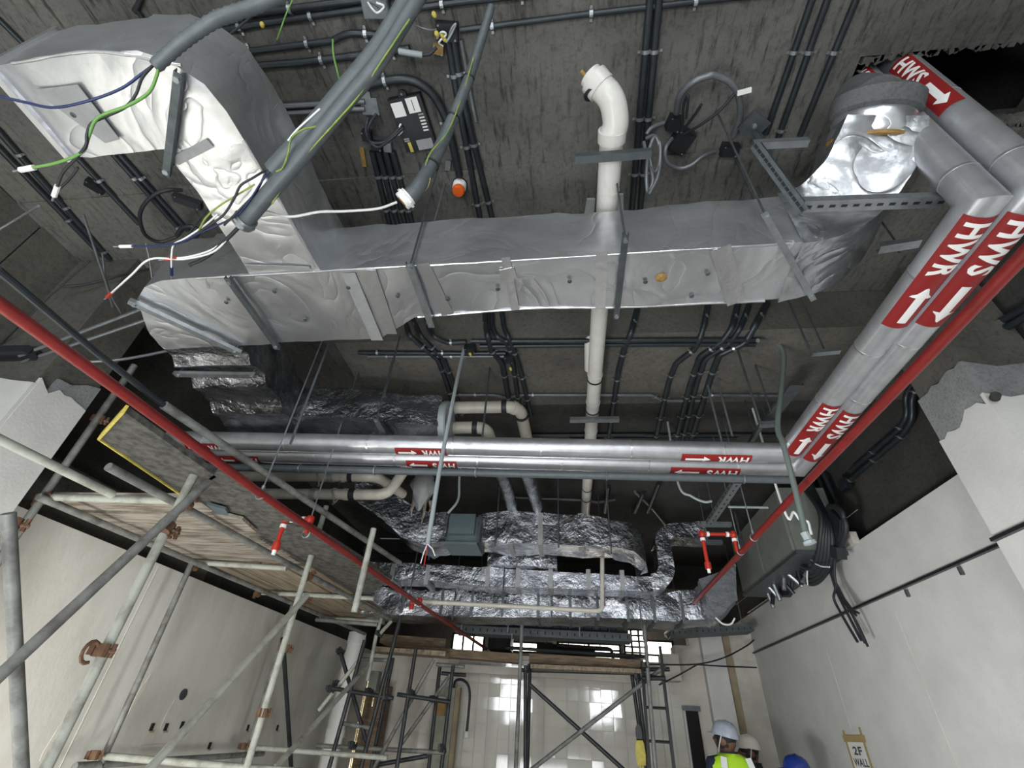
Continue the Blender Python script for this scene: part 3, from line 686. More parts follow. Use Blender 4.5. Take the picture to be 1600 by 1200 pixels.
hwr = hot_pipe(1.49, 1.10, 2.97, 2.74, 'silver insulated pipe marked HWR, the inner one of the pair', 'HWR', True, [(1.40, .56, .125, -.12), (2.60, .58, .115, -.12)], [(1.0, .46, .085, -.1), (-1.03, .37, .085, -.1), (-2.62, .34, .085, -.1)], ZC+.5, 0)
hws = hot_pipe(1.632, 1.05, 3.18, 2.925, 'silver insulated pipe marked HWS, the outer one beside the red sprinkler pipe', 'HWS', False, [(1.40, .56, .125, -.12), (2.68, .58, .115, -.12)], [(.97, .48, .085, -.1), (-1.0, .38, .085, -.1), (-2.5, .34, .085, -.1)], ZC+.5, 0)
# marker on the HWS drop below the slab opening
ang = math.radians(205); n = V((math.sin(2.2), math.cos(2.2)*-1*-1, 0))
n = (C0-V((1.632, 1.0, 4.0))); n.z = 0; n = (n.normalized()+V((.55, .25, 0))).normalized(); u = V((0, 0, -1)); marker(hws, V((1.632, 1.05, 4.02))+n*RP, u, n.cross(u), RP, .48, .095, 'HWS', False)
marker(hwr, V((1.49, 1.10, 4.2))+n*RP, u, n.cross(u), RP, .3, .095, 'HWR', True)

# red sprinkler mains
def red_pipe(pts, r, label):
    t = thing('sprinkler_pipe', pts[0], label, 'pipe', 'red sprinkler mains'); MB().tube(pts, r, 18).build('pipe', 'red', t, smooth=50); return t
rl = red_pipe([aH(-60, 432, .93), aH(202, 621, .93), aH(400, 766, .93), aH(660, 947, .93), aH(760, 1014, .93)], .0205, 'red sprinkler pipe running over the left scaffold')
rr_ = red_pipe([aH(1660, 333, 1.2), aH(1590, 408, 1.2), aH(1430, 577, 1.2), aH(1240, 775, 1.2), aH(1040, 990, 1.2)], .0215, 'red sprinkler pipe running below the pipe marked HWS')
def clevis(px, py, h, r, top_px, label):
    p = aH(px, py, h); t = thing('pipe_hanger', p, label, 'hanger', 'hangers of the sprinkler pipes')
    ring = [p+V((0, 0, -r-.004))+V((math.sin(a)*(r+.004), 0, (1-math.cos(a))*(r+.004))) for a in [k/16*2*math.pi for k in range(17)]]
    MB().tube(ring, .0045, 6).build('loop', 'steel', t)
    MB().tube([p+V((0, 0, r)), V((p.x, p.y, ZS if p.y > YS else ZC))], .0045, 6).build('rod', 'steel', t)
    MB().lathe(p+V((0, 0, r)), (0, 0, 1), [(0, 0), (.01, 0), (.01, .03), (0, .03)], 8).build('socket', 'steel', t)
for a in ((407, 773, .93, .0205, 0, 'first loop hanger of the left red pipe'), (1178, 840, 1.2, .0215, 0, 'loop hanger of the right red pipe nearest the big grey enclosure'), (1157, 862, 1.2, .0215, 0, 'loop hanger of the right red pipe beside its upturned drop'), (478, 834, .93, .0205, 0, 'loop hanger of the left red pipe beside its upturned drop')): clevis(*a)
def drop(main_px, h, path, label):
    p = aH(*main_px, h); pts = [p]+[p+V(q) for q in path]
    t = thing('sprinkler_drop', p, label, 'sprinkler', 'sprinkler drops off the red mains')
    for a, b in zip(pts[:-1], pts[1:]): MB().tube([a, b], .014, 12).build('pipe', 'bright_red', t, smooth=50)
    for i, q in enumerate(pts[1:-1]):
        MB().lathe(q-V((0, 0, .022)), (0, 0, 1), [(0, 0), (.022, 0), (.026, .012), (.026, .034), (.02, .044), (0, .044)], 12).build('elbow_fitting', 'bright_red', t, smooth=40)
        for a in (pts[i], pts[i+2]):
            d = (a-q).normalized(); MB().tube([q+d*.035, q+d*.055], .020, 12).build('sealing_tape', 'white', t, smooth=40)
    e = pts[-1]
    MB().lathe(e+V((0, 0, .035)), (0, 0, -1), [(0, 0), (.024, 0), (.024, .05), (0, .05)], 12).build('reducer', 'bright_red', t, smooth=40)
    MB().lathe(e-V((0, 0, .012)), (0, 0, -1), [(0, 0), (.013, 0), (.012, .03), (0, .03)], 10).build('plug', 'white', t)
def dropx(main, up, over, down, label, h=.93):
    # main, top of the rise, end of the branch, foot of the drop (pixels measured on the photograph)
    p = aH(*main, h); a = aY(*up, p.y); a = V((p.x, p.y, a.z))
    y = p.y; b = aY(*over, y); b.z = a.z; c = aY(*down, y); c = V((b.x, y, c.z))
    drop(main, h, [a-p, b-p, c-p], label)
dropx((478, 833), (485, 812), (445, 815), (429, 856), 'white-taped red sprinkler drop off the left red pipe, above the boards')
dropx((1152, 862), (1150, 835), (1097, 836), (1101, 886), 'white-taped red sprinkler drop off the right red pipe, beside the hanging strut', 1.2)
p0 = aH(1040, 990, .93)
dropx((1040, 985), (1042, 968), (1007, 970), (1008, 1000), 'small red sprinkler drop at the far end of the right pipe', 1.2)
dropx((655, 944), (657, 938), (645, 938), (644, 950), 'small red sprinkler drop at the far end of the left pipe')
p = aH(1042, 992, 1.2); t = thing('pipe_flange', p, 'bright white cap at the far end of the right red pipe', 'cap'); MB().lathe(p, (.3, -1, -.6), [(0, 0), (.04, 0), (.035, .05), (0, .05)], 14).build('cap', 'white', t)

# white soil pipe along the hall
PZ = CAM_Z+2.13
def pv(px, py, dz=0): p = aH(px, py, 2.13+dz); return p
soil = thing('soil_pipe', pv(945, 330), 'white plastic soil pipe running lengthwise, passing over the main duct', 'pipe')
s0 = pv(955, 212); s1 = pv(920, 560); s2 = pv(914, 650); s3 = pv(909, 806)
line = [s0, s1, s2, s3]
xm = lambda p: V((.226-.005*(p.y-1.0), p.y, PZ))
A, B = xm(s0), xm(s1); E_ = xm(s3)
MB().tube([A, B, E_], .053, 24).build('pipe', 'pvc', soil, smooth=50)
b1 = aH(962, 190, 2.14); b2 = aH(955, 155, 2.17); b3 = aH(934, 131, 2.22)
MB().tube(spline([A, b1, b2, b3], 6), .056, 24).build('bend', 'pvc', soil, smooth=50)
for p, d, r, w_ in ((A, V((0, 1, 0)), .062, .05), (b3, (b3-b2), .063, .055), (A+V((0, .26, 0)), V((0, 1, 0)), .0545, .004)): MB().tube([p-d.normalized()*w_/2, p+d.normalized()*w_/2], r, 24).build('socket', 'pvc', soil, smooth=50)
MB().tube([b3+(b3-b2).normalized()*.03, b3+(b3-b2).normalized()*.05], .05, 20).build('end_plug', 'pvc', soil, smooth=50)
for k, dx in enumerate((-.02, .0, .018)): MB().tube([b3+(b3-b2).normalized()*.05+V((dx, .01*k, 0)), b3+(b3-b2).normalized()*.075+V((dx, .01*k, 0))], .008, 8).build('bolt', 'brass', soil)
MB().tube([b3+V((.0, .02, -.004)), b3+V((.004, .028, -.012))], .0645, 24).build('rubber_ring', 'rubber', soil, smooth=50)
for py in (216,): p = xm(pv(950, py)); MB().tube([p-V((0, .004, 0)), p+V((0, .004, 0))], .060, 24).build('rubber_ring', 'rubber', soil, smooth=50)
for py in (585, 592, 628, 640, 672, 762, 778):
    p = xm(pv(925, py)); MB().tube([p-V((0, .008, 0)), p+V((0, .008, 0))], .057, 24).build('rubber_ring' if py != 672 else 'socket', 'rubber' if py in (592, 640, 762, 778) else 'pvc', soil, smooth=50)
MB().tube([xm(pv(922, 585))+V((-.03, 0, .05)), xm(pv(922, 555))+V((-.035, 0, .09)), V((.19, xm(pv(922, 550)).y, ZS+.02))], .045, 18).build('branch', 'pvc', soil, smooth=50)
# bracket channels that carry it
def strut(p, q, w_, h_, label, matn='dark_steel', name='strut_channel', upv=(0, 0, 1), holes=0, cat='bracket', grp=None, side=0):
    p, q = V(p), V(q); t = thing(name, (p+q)/2, label, cat, grp)
    MB().channel(p, q, w_, h_, .0035, upv).build('channel', matn, t)
    if 'stub' in label or 'short level' in label:
        c = p.lerp(q, .5); MB().tube([c, (c.x, c.y, ZC if c.y < YS else ZS)], .005, 6).build('threaded_rod', 'dark_steel', t)
    if holes:
        d = (q-p).normalized(); u = V(upv); a = d.cross(u).normalized(); u = a.cross(d)
        hm = None
        for i in range(holes):
            c = p.lerp(q, (i+.5)/holes)
            for off in ((-u*(h_/2+.0008)), (a*(w_/2+.0008)), (-a*(w_/2+.0008))):
                if off is not None and (side == 0 or (off.dot(u) == 0)) or off.dot(u) < 0:
                    R = Matrix((d, a, u)).transposed()
                    if abs(off.dot(u)) > .001: dims = (.022, .011, .002)
                    else: dims = (.022, .002, .011)
                    MB().box(c+off, dims, R).build('slot', 'black', t)
    return t
q0, q1 = pv(898, 236, .0), pv(1006, 236, .0)
zt = PZ-.06
strut((q0.x, q0.y, zt-.01), (q1.x+.02, q0.y, zt-.01), .035, .03, 'short steel channel clamped under the white soil pipe near its bend')
q0, q1 = pv(890, 645), pv(966, 645)
strut((q0.x, q0.y, zt-.01), (q1.x, q0.y, zt-.01), .05, .03, 'pale steel channel under the far stretch of the white soil pipe', 'steel')
MB_ = MB().poly([aH(917, 312, 2.5), aH(930, 312, 2.5), aH(926, 358, 2.5), aH(910, 358, 2.5)], (0, 0, .02)); tag(MB_.build('mounting_board', 'dull_tape'), 'brown card behind the white soil pipe, at the near edge of the duct', 'board')
MB_ = MB().poly([aH(966, 305, 2.5), aH(974, 305, 2.5), aH(974, 355, 2.5), aH(964, 356, 2.5)], (0, 0, .02)); tag(MB_.build('mounting_board', 'dull_tape'), 'narrow brown card to the right of the white soil pipe', 'board')

# cream soil pipes crossing behind the hot water pipes
def cream(pts_fn, r, label, collars=(), fil=.09, dark=()):
    pts = fillet(pts_fn, fil, 8); t = thing('waste_pipe', pts_fn[0], label, 'pipe', 'cream waste pipes')
    MB().tube(pts, r, 20).build('pipe', 'cream_pvc', t, smooth=50)
    for s, w_, mt in collars:
        p, d = along(pts, s); MB().tube([p-d*w_/2, p+d*w_/2], r*1.13, 20).build('collar', mt, t, smooth=50)
    return t
yy = 3.02; hh = 1.93
a1, a2 = aY(715, 636, yy), aY(818, 636, yy); a1.z = a2.z = (a1.z+a2.z)/2; a1.x -= .2
a2.x -= .03
cream([a1, a2, a2+V((.03, .9, -.0))], .05, 'cream waste pipe turning away beyond the end collar of the foil duct, upper one', ((.2+.38, .04, 'rubber'), (.2+.58, .03, 'rubber'), (.66, .03, 'cream_pvc')), .12)
b1_ = aY(715, 668, yy+.05); b2_ = aY(760, 668, yy+.05); b1_.z = b2_.z = (b1_.z+b2_.z)/2; b1_.x -= .2
cream([b1_, b2_, b2_+V((.02, .9, 0))], .048, 'cream waste pipe turning away under its neighbour, behind the pipe marked HWR', ((.2+.14, .04, 'rubber'),), .1)
yy = 3.55
c1, c2 = aY(395, 743, yy), aY(590, 745, yy); c1.z = c2.z = c2.z
cream([c1-V((.5, 0, 0)), c2, c2+V((.06, .5, .06))], .045, 'cream waste pipe behind the grey pipe on the left, upper of two', ((.5+.93, .04, 'rubber'), (.5+.85, .03, 'cream_pvc'), (.5+.75, .05, 'dull_tape')), .1)
d1, d2 = aY(415, 770, yy), aY(606, 773, yy); d1.z = d2.z = d2.z
cream([d1-V((.5, 0, 0)), d2, d2+V((.10, .05, .3))], .045, 'cream waste pipe behind the grey pipe on the left, lower of two', ((.5+.80, .05, 'rubber'), (.5+.74, .03, 'cream_pvc'), (.5+.45, .05, 'dull_tape')), .1)
for px, py, y_ in ((500, 745, 3.53), (523, 772, 3.53)):
    p = aY(px, py, y_); t = thing('pipe_clamp', p, 'loose grey strap round a cream waste pipe, ' + ('upper one' if py < 760 else 'lower one'), 'clamp', 'straps of the cream pipes')
    MB().tube([p+V((.02*math.sin(2*a), -.0, 0))+V((.01, math.sin(a)*.06, math.cos(a)*.065-.02)) for a in [k/14*2*math.pi for k in range(15)]], .008, 6).build('strap', 'dull_tape', t)
    MB().tube([p+V((.01, 0, .05)), V((p.x+.01, p.y, ZC if p.x < bx0 else ZS))], .005, 6).build('rod', 'dark_steel', t)
# thin blue-grey pipe under the pair
g0, g1 = aH(365, 730, 1.48), aH(1238, 750, 1.48)
t = thing('grey_pipe', g0, 'thin blue-grey pipe directly below the pipe marked HWS', 'pipe')
MB().tube([g0-V((.5, 0.02, 0)), g1], .027, 16).build('pipe', 'flex', t, smooth=50)
for px in (478, 602, 764, 966, 1168):
    p = g0.lerp(g1, (px-365)/(1238-365)); MB().tube([p+V((0, math.sin(a)*.031, math.cos(a)*.031)) for a in [k/12*2*math.pi for k in range(13)]], .004, 6).build('clip', 'steel', t)
# foil sleeved pipes running away under the slab
for (p0_, p1_, lb) in (((783, 735), (802, 796), 'shiny foil-sleeved pipe running away behind the grey pipe, first of two'), ((822, 735), (842, 796), 'shiny foil-sleeved pipe running away beside the white soil pipe, second of two')):
    a, b = aH(*p0_, 1.85), aH(*p1_, 1.85); t = thing('sleeved_pipe', a, lb, 'pipe', 'foil sleeved pipes')
    a = a-V((0, .6, 0)) if False else a
    pts = [a.lerp(b, k/14) for k in range(15)]; rr = random.Random(p0_[0])
    MB().tube([a-(b-a)*.35]+pts, [.062]+[.062*rr.uniform(.92, 1.08) for _ in pts], 18).build('foil_sleeve', 'foil_far', t, smooth=50)
# far white vent pipe in front of the back ducts
t = thing('vent_pipe', aY(940, 870, 4.5), 'thin pale vent pipe standing in front of the back ducts, with a long level run', 'pipe')
v1 = aY(941, 862, 5.05); v2 = aY(941, 955, 5.05); v3 = aY(655, 946, 5.05)
MB().tube(fillet([v1, v2, V((v3.x, v3.y, v2.z+.03))], .06), .022, 12).build('pipe', 'cream_pvc', t, smooth=50)
for px in (680, 760, 850): p = V(v2).lerp(V((v3.x, v3.y, v2.z+.03)), (941-px)/(941-655)); MB().tube([p-V((.02, 0, 0)), p+V((.02, 0, 0))], .028, 12).build('socket', 'cream_pvc', t)
# frayed foam bag
p = aY(660, 765, 4.2); t = thing('insulation_scrap', p, 'torn brown scrap of insulation hanging behind the cream pipes', 'insulation')
mb = MB(); rr = random.Random(5); rg = []
for i in range(8):
    z = .2-.42*i/7; r_ = [.02, .1, .13, .14, .12, .09, .05, .015][i]
    rg.append([p+V((math.cos(a)*r_*rr.uniform(.75, 1.2), math.sin(a)*r_*.7, z+rr.uniform(-.015, .015))) for a in [k/12*2*math.pi for k in range(12)]])
mb.rings(rg).build('torn_wrap', 'dull_tape', t, smooth=30)
for dx, l in ((-.06, .16), (.05, .22), (.1, .12)): MB().tube([p+V((dx, 0, -.12)), p+V((dx*1.2, 0, -.12-l*.6)), p+V((dx*1.0, 0, -.12-l))], [.02, .012, .003], 6).build('shred', 'wood', t)

# ================================================================== CONDUITS AND CABLES ON THE SLAB
def spec(pts, r=.01):
    out = []
    for x, y, k in pts:
        if k == 'c': out.append(aH(x, y, 2.6-r-.003))
        elif k == 's': out.append(aH(x, y, 2.25-r-.003))
        elif k == 'f': out.append(aY(x, y, YS-r-.003))
        elif k == 'd': out.append(aH(x, y, 2.6-r-.003))
        elif k == 'r': out.append(aX(x, y, 2.58-r))
        else: out.append(aH(x, y, k))
    return out
clip_cache = {}
def conduit(pts, wpx, label, matn='conduit', clips=.42, fil=.05, group=None, name='conduit', cat='conduit', first=.15, sm=False):
    k0 = spec(pts); mid = k0[len(k0)//2]; r = max(.006, rpx(mid, wpx)); P_ = spec(pts, r)
    P_ = spline(P_, 6) if sm else (fillet(P_, fil, 5) if len(P_) > 2 else P_)
    o = tag(MB().tube(P_, r, 10).build(name, matn, smooth=50), label, cat, group)
    if clips:
        L = plen(P_); s = first
        while s < L-.03:
            p, d = along(P_, s); a = d.cross(V((0, 0, 1)))
            if a.length < .2: s += clips; continue
            a.normalize(); n = a.cross(d)
            if n.z > 0: n = -n
            mb = MB(); ring = [[p+d*e+(a*math.cos(t)+n*math.sin(t))*(r+.002) for t in [i/6*math.pi for i in range(7)]] for e in (-.008, .008)]
            ring2 = [[p+d*e+(a*math.cos(t)+n*math.sin(t))*(r+.0045) for t in [i/6*math.pi for i in range(7)]] for e in (-.008, .008)]
            mb.rings([ring[0]+ring2[0][::-1], ring[1]+ring2[1][::-1]])
            for sg in (1, -1):
                mb.box(p+a*(r+.012)*sg-n*(r*.8)*0, (.012, .012, .004))
            mb.build('saddle_clip', 'steel', o); s += clips
    return o
TOPS = 'conduits across the slab'
conduit([(190, 51, 'c'), (388, 22, 'c'), (572, -1, 'c'), (700, -22, 'c')], 11, 'topmost dark conduit crossing the slab above the grey corrugated hose', clips=.36)
cd2 = conduit([(330, 50, 'c'), (400, 38, 'c'), (575, 13, 'c')], 10, 'second dark conduit from the top, ending at the open metal box', clips=.36)
conduit([(640, 14, 'c'), (720, 3, 'c'), (860, -12, 'c')], 10, 'dark conduit leaving the open metal box towards the upper edge', clips=.36)
conduit([(345, 83, 'c'), (400, 79, 'c'), (520, 64, 'c'), (532, 57, 'c'), (548, 52, 'c'), (590, 54, 'c')], 10, 'dark conduit with an upward kink running into the twin grey hoses', clips=.3)
conduit([(354, 111, 'c'), (400, 103, 'c'), (470, 98, 'c'), (568, 86, 'c'), (640, 76, 'c')], 11, 'dark conduit third above the black driver unit', clips=.36)
conduit([(408, 168, 'c'), (545, 160, 'c'), (570, 159, 'c')], 8, 'upper of two grey conduits entering the square steel bracket', 'conduit_light', clips=0)
conduit([(412, 179, 'c'), (545, 171, 'c'), (570, 170, 'c')], 8, 'lower of two grey conduits entering the square steel bracket', 'conduit_light', clips=0)
conduit([(719, 47, 'c'), (900, 24, 'c'), (1070, 5, 'c'), (1260, -16, 'c')], 9, 'long straight conduit crossing the slab from the yellow-capped junction box', clips=.45)
conduit([(560, 138, 'c'), (600, 127, 'c'), (640, 125, 'c'), (672, 143, 'c'), (692, 175, 'c'), (702, 205, 'c'), (718, 275, 'c')], 13, 'thick dark conduit curving round the black driver unit to the orange-capped detector', clips=.4, sm=True)
conduit([(700, 62, 'c'), (716, 160, 'c'), (746, 320, 'c'), (756, 372, 'c')], 9, 'lengthwise conduit nearest the orange-capped detector', clips=.35)
conduit([(708, 58, 'c'), (724, 158, 'c'), (764, 320, 'c'), (776, 372, 'c')], 9, 'lengthwise conduit just right of the orange-capped detector', clips=.35)
conduit([(720, 62, 'c'), (738, 162, 'c'), (744, 190, 'c')], 6, 'short grey conduit stub below the yellow-capped junction box', 'conduit_light', clips=0)
for i, (a, b, c_) in enumerate((((581, 236), (612, 365), (628, 402)), ((591, 236), (625, 365), (640, 402)), ((602, 236), (637, 365), (652, 402)), ((613, 236), (648, 365), (662, 402)))):
    conduit([(*a, 'c'), (*b, 'c'), (*c_, 'c')], 8, 'dark conduit of the bundle under the joined boxes, ' + ('leftmost', 'second from the driver side', 'third, next to the inner one', 'rightmost, nearest the driver unit')[i], clips=.22, group='bundle of four conduits')
for i, (a, b) in enumerate((((1016, -4), (985, 352)), ((1030, -4), (998, 352)))):
    conduit([(*a, 'c'), (*b, 'c')], 9, 'lengthwise conduit right of the white soil pipe, ' + ('left of a close pair', 'right of a close pair')[i], clips=.3, first=.2)
for i, (a, b) in enumerate((((1270, -4), (1196, 210)), ((1294, -4), (1216, 215)), ((1339, -4), (1250, 212)))):
    conduit([(*a, 'c'), (*b, 'c')], 9, 'lengthwise conduit leading to the perforated strut frame, ' + ('first from the black cable loop', 'middle one', 'closest to the round riser')[i], clips=.35, first=.2)
for i, (a, b) in enumerate((((-6, 200), (172, 405)), ((-6, 226), (160, 400)), ((120, 245), (218, 350)), ((177, 241), (284, 362)), ((187, 241), (294, 360)), ((-4, 28), (42, 74)))):
    conduit([(*a, 'c'), (*b, 'c')], 8, 'dark slanting conduit left of the branch duct, ' + ('upper of the outer pair', 'lower of the outer pair', 'with a small box on it', 'left of the inner pair', 'right of the inner pair', 'short one above the foil elbow')[i], clips=.35)
conduit([(210, 10, 'c'), (245, 62, 'c')], 7, 'short dark conduit beside the corrugated hose at the upper edge', clips=0)
conduit([(210, 18, 'c'), (216, 8, 'c'), (222, -6, 'c')], 8, 'dark cable dropping at the upper edge above the foil elbow', 'rubber', clips=0)
# runs that step round the beam
K = [
 ([(628, 490, 'f'), (634, 508, 'f'), (640, 524, 's'), (660, 542, 's'), (684, 562, 's'), (700, 604, 's'), (714, 650, 's')], 8, 'kinked conduit on the beam, leftmost of three'),
 ([(642, 490, 'f'), (648, 505, 'f'), (658, 525, 's'), (676, 545, 's'), (694, 562, 's'), (710, 604, 's'), (722, 650, 's')], 7, 'kinked conduit on the beam, middle of three'),
 ([(664, 488, 'f'), (669, 508, 'f'), (678, 526, 's'), (700, 536, 's'), (728, 534, 's')], 8, 'kinked conduit on the beam turning to a small junction box'),
 ([(758, 486, 'f'), (759, 508, 'f'), (762, 524, 's'), (768, 548, 's'), (784, 566, 's'), (798, 640, 's')], 9, 'kinked conduit behind the main duct, left of a middle trio'),
 ([(768, 486, 'f'), (769, 510, 'f'), (776, 526, 's'), (788, 532, 's'), (798, 548, 's'), (812, 640, 's')], 8, 'kinked conduit behind the main duct, middle of a middle trio'),
 ([(784, 486, 'f'), (788, 512, 'f'), (794, 526, 's'), (802, 545, 's'), (812, 575, 's'), (830, 650, 's')], 8, 'kinked conduit behind the main duct, right of a middle trio'),
 ([(1107, 474, 'f'), (1100, 508, 'f'), (1094, 528, 's'), (1086, 545, 's'), (1056, 568, 's'), (1045, 596, 's'), (1024, 688, 's')], 9, 'conduit bending on the beam nearest the soil pipe'),
 ([(1153, 474, 'f'), (1144, 512, 'f'), (1130, 532, 's'), (1093, 558, 's'), (1078, 601, 's'), (1056, 690, 's')], 9, 'conduit bending on the beam, second from the soil pipe'),
 ([(1171, 474, 'f'), (1156, 514, 'f'), (1140, 536, 's'), (1101, 562, 's'), (1088, 601, 's'), (1066, 690, 's')], 8, 'conduit bending on the beam, third from the soil pipe'),
 ([(1198, 474, 'f'), (1180, 508, 'f'), (1164, 536, 's'), (1123, 555, 's'), (1110, 590, 's'), (1079, 690, 's')], 10, 'conduit bending on the beam, fourth and furthest from the soil pipe'),
 ([(996, 482, 'f'), (986, 520, 'f'), (975, 545, 's'), (966, 580, 's'), (950, 690, 's')], 9, 'dark conduit on the beam hugging the soil pipe'),
]
for pts, wpx, lab in K: conduit(pts, wpx, lab, clips=.3, fil=.03)
conduit([(736, 533, 's'), (860, 533, 's'), (1060, 531, 's'), (1185, 531, 's')], 8, 'level conduit tucked under the beam edge, upper', clips=0)
conduit([(750, 541, 's'), (860, 540, 's'), (1060, 538, 's'), (1180, 538, 's')], 8, 'level conduit tucked under the beam edge, lower', clips=0)
conduit([(560, 551, 's'), (790, 552, 's')], 7, 'level conduit behind the duct between hanger rods, upper', clips=.5)
conduit([(575, 557, 's'), (790, 557, 's')], 5, 'thin pale level conduit just below its darker twin', 'conduit_light', clips=.5)
conduit([(715, 617, 's'), (770, 617, 's'), (782, 619, 's'), (792, 622, 's'), (803, 619, 's'), (815, 617, 's'), (1018, 617, 's'), (1036, 626, 's'), (1096, 626, 's'), (1112, 617, 's'), (1215, 618, 's')], 5, 'thin pale conduit crossing the soffit with two dips', 'conduit_light', clips=.5, fil=.02)
conduit([(830, 680, 's'), (1010, 679, 's'), (1040, 681, 's'), (1150, 679, 's'), (1215, 680, 's')], 6, 'thin dark conduit crossing just above the hot water pipes, upper', clips=0)
conduit([(890, 686, 's'), (1150, 685, 's')], 6, 'thin dark conduit crossing just above the hot water pipes, lower', clips=0)
conduit([(880, 780, 's'), (920, 782, 's'), (935, 785, 's'), (962, 780, 's')], 4, 'thin grey cable kinked beside the far end of the soil pipe', 'conduit_light', clips=0)
conduit([(785, 777, 's'), (880, 780, 's')], 3, 'thin pale rod between the foil-sleeved pipes', 'conduit_light', clips=0)
conduit([(992, 768, 's'), (1020, 795, 's'), (1042, 822, 's'), (1062, 838, 's')], 4, 'thin pale cable slanting on the dark soffit near the back ducts', 'conduit_light', clips=0)
for i, (a, b) in enumerate((((1005, 770), (992, 800)), ((1030, 755), (1012, 800)), ((950, 760), (945, 800)))): conduit([(*a, 's'), (*b, 's')], 6, 'short dark conduit on the far soffit, ' + ('second', 'third', 'first')[i] + ' from the soil pipe', clips=0)
# dark conduits high on the right wall
conduit([(1604, 480, 'r'), (1540, 515, 'r'), (1480, 552, 'r'), (1428, 594, 'r'), (1414, 620, 'r'), (1418, 650, 'r'), (1404, 672, 'r'), (1330, 735, 'r')], 9, 'dark conduit snaking on bare concrete above the right column, upper', clips=.4, fil=.06)
conduit([(1604, 494, 'r'), (1540, 530, 'r'), (1488, 560, 'r'), (1436, 600, 'r'), (1424, 622, 'r'), (1426, 655, 'r'), (1410, 680, 'r'), (1326, 752, 'r')], 9, 'dark conduit snaking on bare concrete above the right column, lower', clips=.4, fil=.06)
for i, (a, b) in enumerate((((1276, 740), (1300, 800)), ((1266, 745), (1290, 812)), ((1286, 738), (1309, 790)))): conduit([(*a, 'r'), (*b, 'r')], 7, 'dark conduit dropping to the black cable bundle, ' + ('middle', 'left', 'right')[i] + ' of three', clips=0)
tag(MB().box(aX(1320, 757, 2.55), (.06, .09, .1)).build('junction_box', 'conduit'), 'dark junction box where the snaking wall conduits end', 'box')

# boxes on the slab
def cbox(px, py, dims, label, matn='black', rot=.25, h=2.6, cover=None, name='junction_box', lid=True):
    p = aH(px, py, h); p.z = CAM_Z+h-dims[2]/2; R = Matrix.Rotation(rot, 3, 'Z')
    t = thing(name, p, label, 'box'); MB().box(p, dims, R).build('body', matn, t)
    if lid:
        MB().box(p-V((0, 0, dims[2]/2+.002)), (dims[0]*.92, dims[1]*.92, .005), R).build('cover', cover or matn, t)
        for sx, sy in ((1, 1), (-1, -1)):
            MB().lathe(p+R @ V((sx*dims[0]*.38, sy*dims[1]*.38, 0))-V((0, 0, dims[2]/2+.004)), (0, 0, -1), [(0, 0), (.005, 0), (.004, .003), (0, .003)], 8).build('screw', 'steel', t)
    return t
cbox(590, 5, (.12, .09, .05), 'open metal box with loose white wires at the upper edge', 'dark_steel', .1, cover='conduit_light')
jb1 = cbox(700, 46, (.10, .07, .045), 'black junction box with yellow wire caps', 'black', .15)
cbox(686, 75, (.05, .04, .03), 'small rust-brown box beside the yellow-capped one', 'brass', .3)
cbox(152, 288, (.10, .05, .04), 'small dark box on a slanting conduit by the branch duct', 'black', .9)
jb2 = cbox(735, 540, (.08, .05, .05), 'small dark box under the beam edge between hanger rods', 'black', 0, 2.25)
jb3 = cbox(795, 555, (.06, .07, .05), 'small dark box with a yellow tag on the kinked conduits', 'black', 0, 2.25)
cbox(1062, 215, (.10, .12, .06), 'black box under the tall black cable loop', 'black', .5)
cbox(1052, 188, (.07, .07, .055), 'smaller black box joined to the left end of the cable loop', 'black', .3)
cbox(1138, 230, (.09, .06, .05), 'black box between the cable loop and the strut frame', 'black', .1)
cbox(297, 310, (.16, .05, .05), 'black bundle box behind the branch duct edge', 'rubber', .5)
# bracket plate and cluster left of the driver
cbox(578, 165, (.09, .085, .01), 'square galvanised steel bracket plate beside the driver unit', 'steel', .12, lid=False, name='bracket_plate')
cbox(572, 146, (.05, .035, .02), 'small steel box above the square bracket plate', 'steel', .12, lid=False, name='bracket_plate')
cbox(575, 208, (.05, .05, .045), 'black connector box above the four-pipe bundle, upper', 'black', .2)
cbox(590, 224, (.06, .04, .045), 'black connector box above the four-pipe bundle, lower', 'black', .2)
cbox(607, 227, (.045, .05, .03), 'pale steel box at the head of the four-pipe bundle', 'steel', .2)
cbox(568, 245, (.025, .11, .012), 'rusty steel strip beside the four-pipe bundle', 'brass', .2, lid=False, name='rusty_strip')
for i, px in enumerate((1000, 988)): pass
def cable(pts, r, label, matn='rubber', cat='cable', name='cable', n=6, sm=True):
    P_ = [aH(x, y, h) for x, y, h in pts]; return tag(MB().tube(spline(P_, n) if sm else P_, r, 8).build(name, matn, smooth=60), label, cat)
cable([(575, 185, 2.55), (572, 205, 2.5), (580, 222, 2.5), (600, 222, 2.5), (615, 210, 2.52), (627, 197, 2.55)], .009, 'black cable looping from the bracket plate to the driver unit')
cable([(588, 178, 2.55), (577, 196, 2.5), (575, 215, 2.5), (590, 230, 2.49), (612, 216, 2.5), (630, 200, 2.55)], .008, 'second black cable drooping below the driver unit')
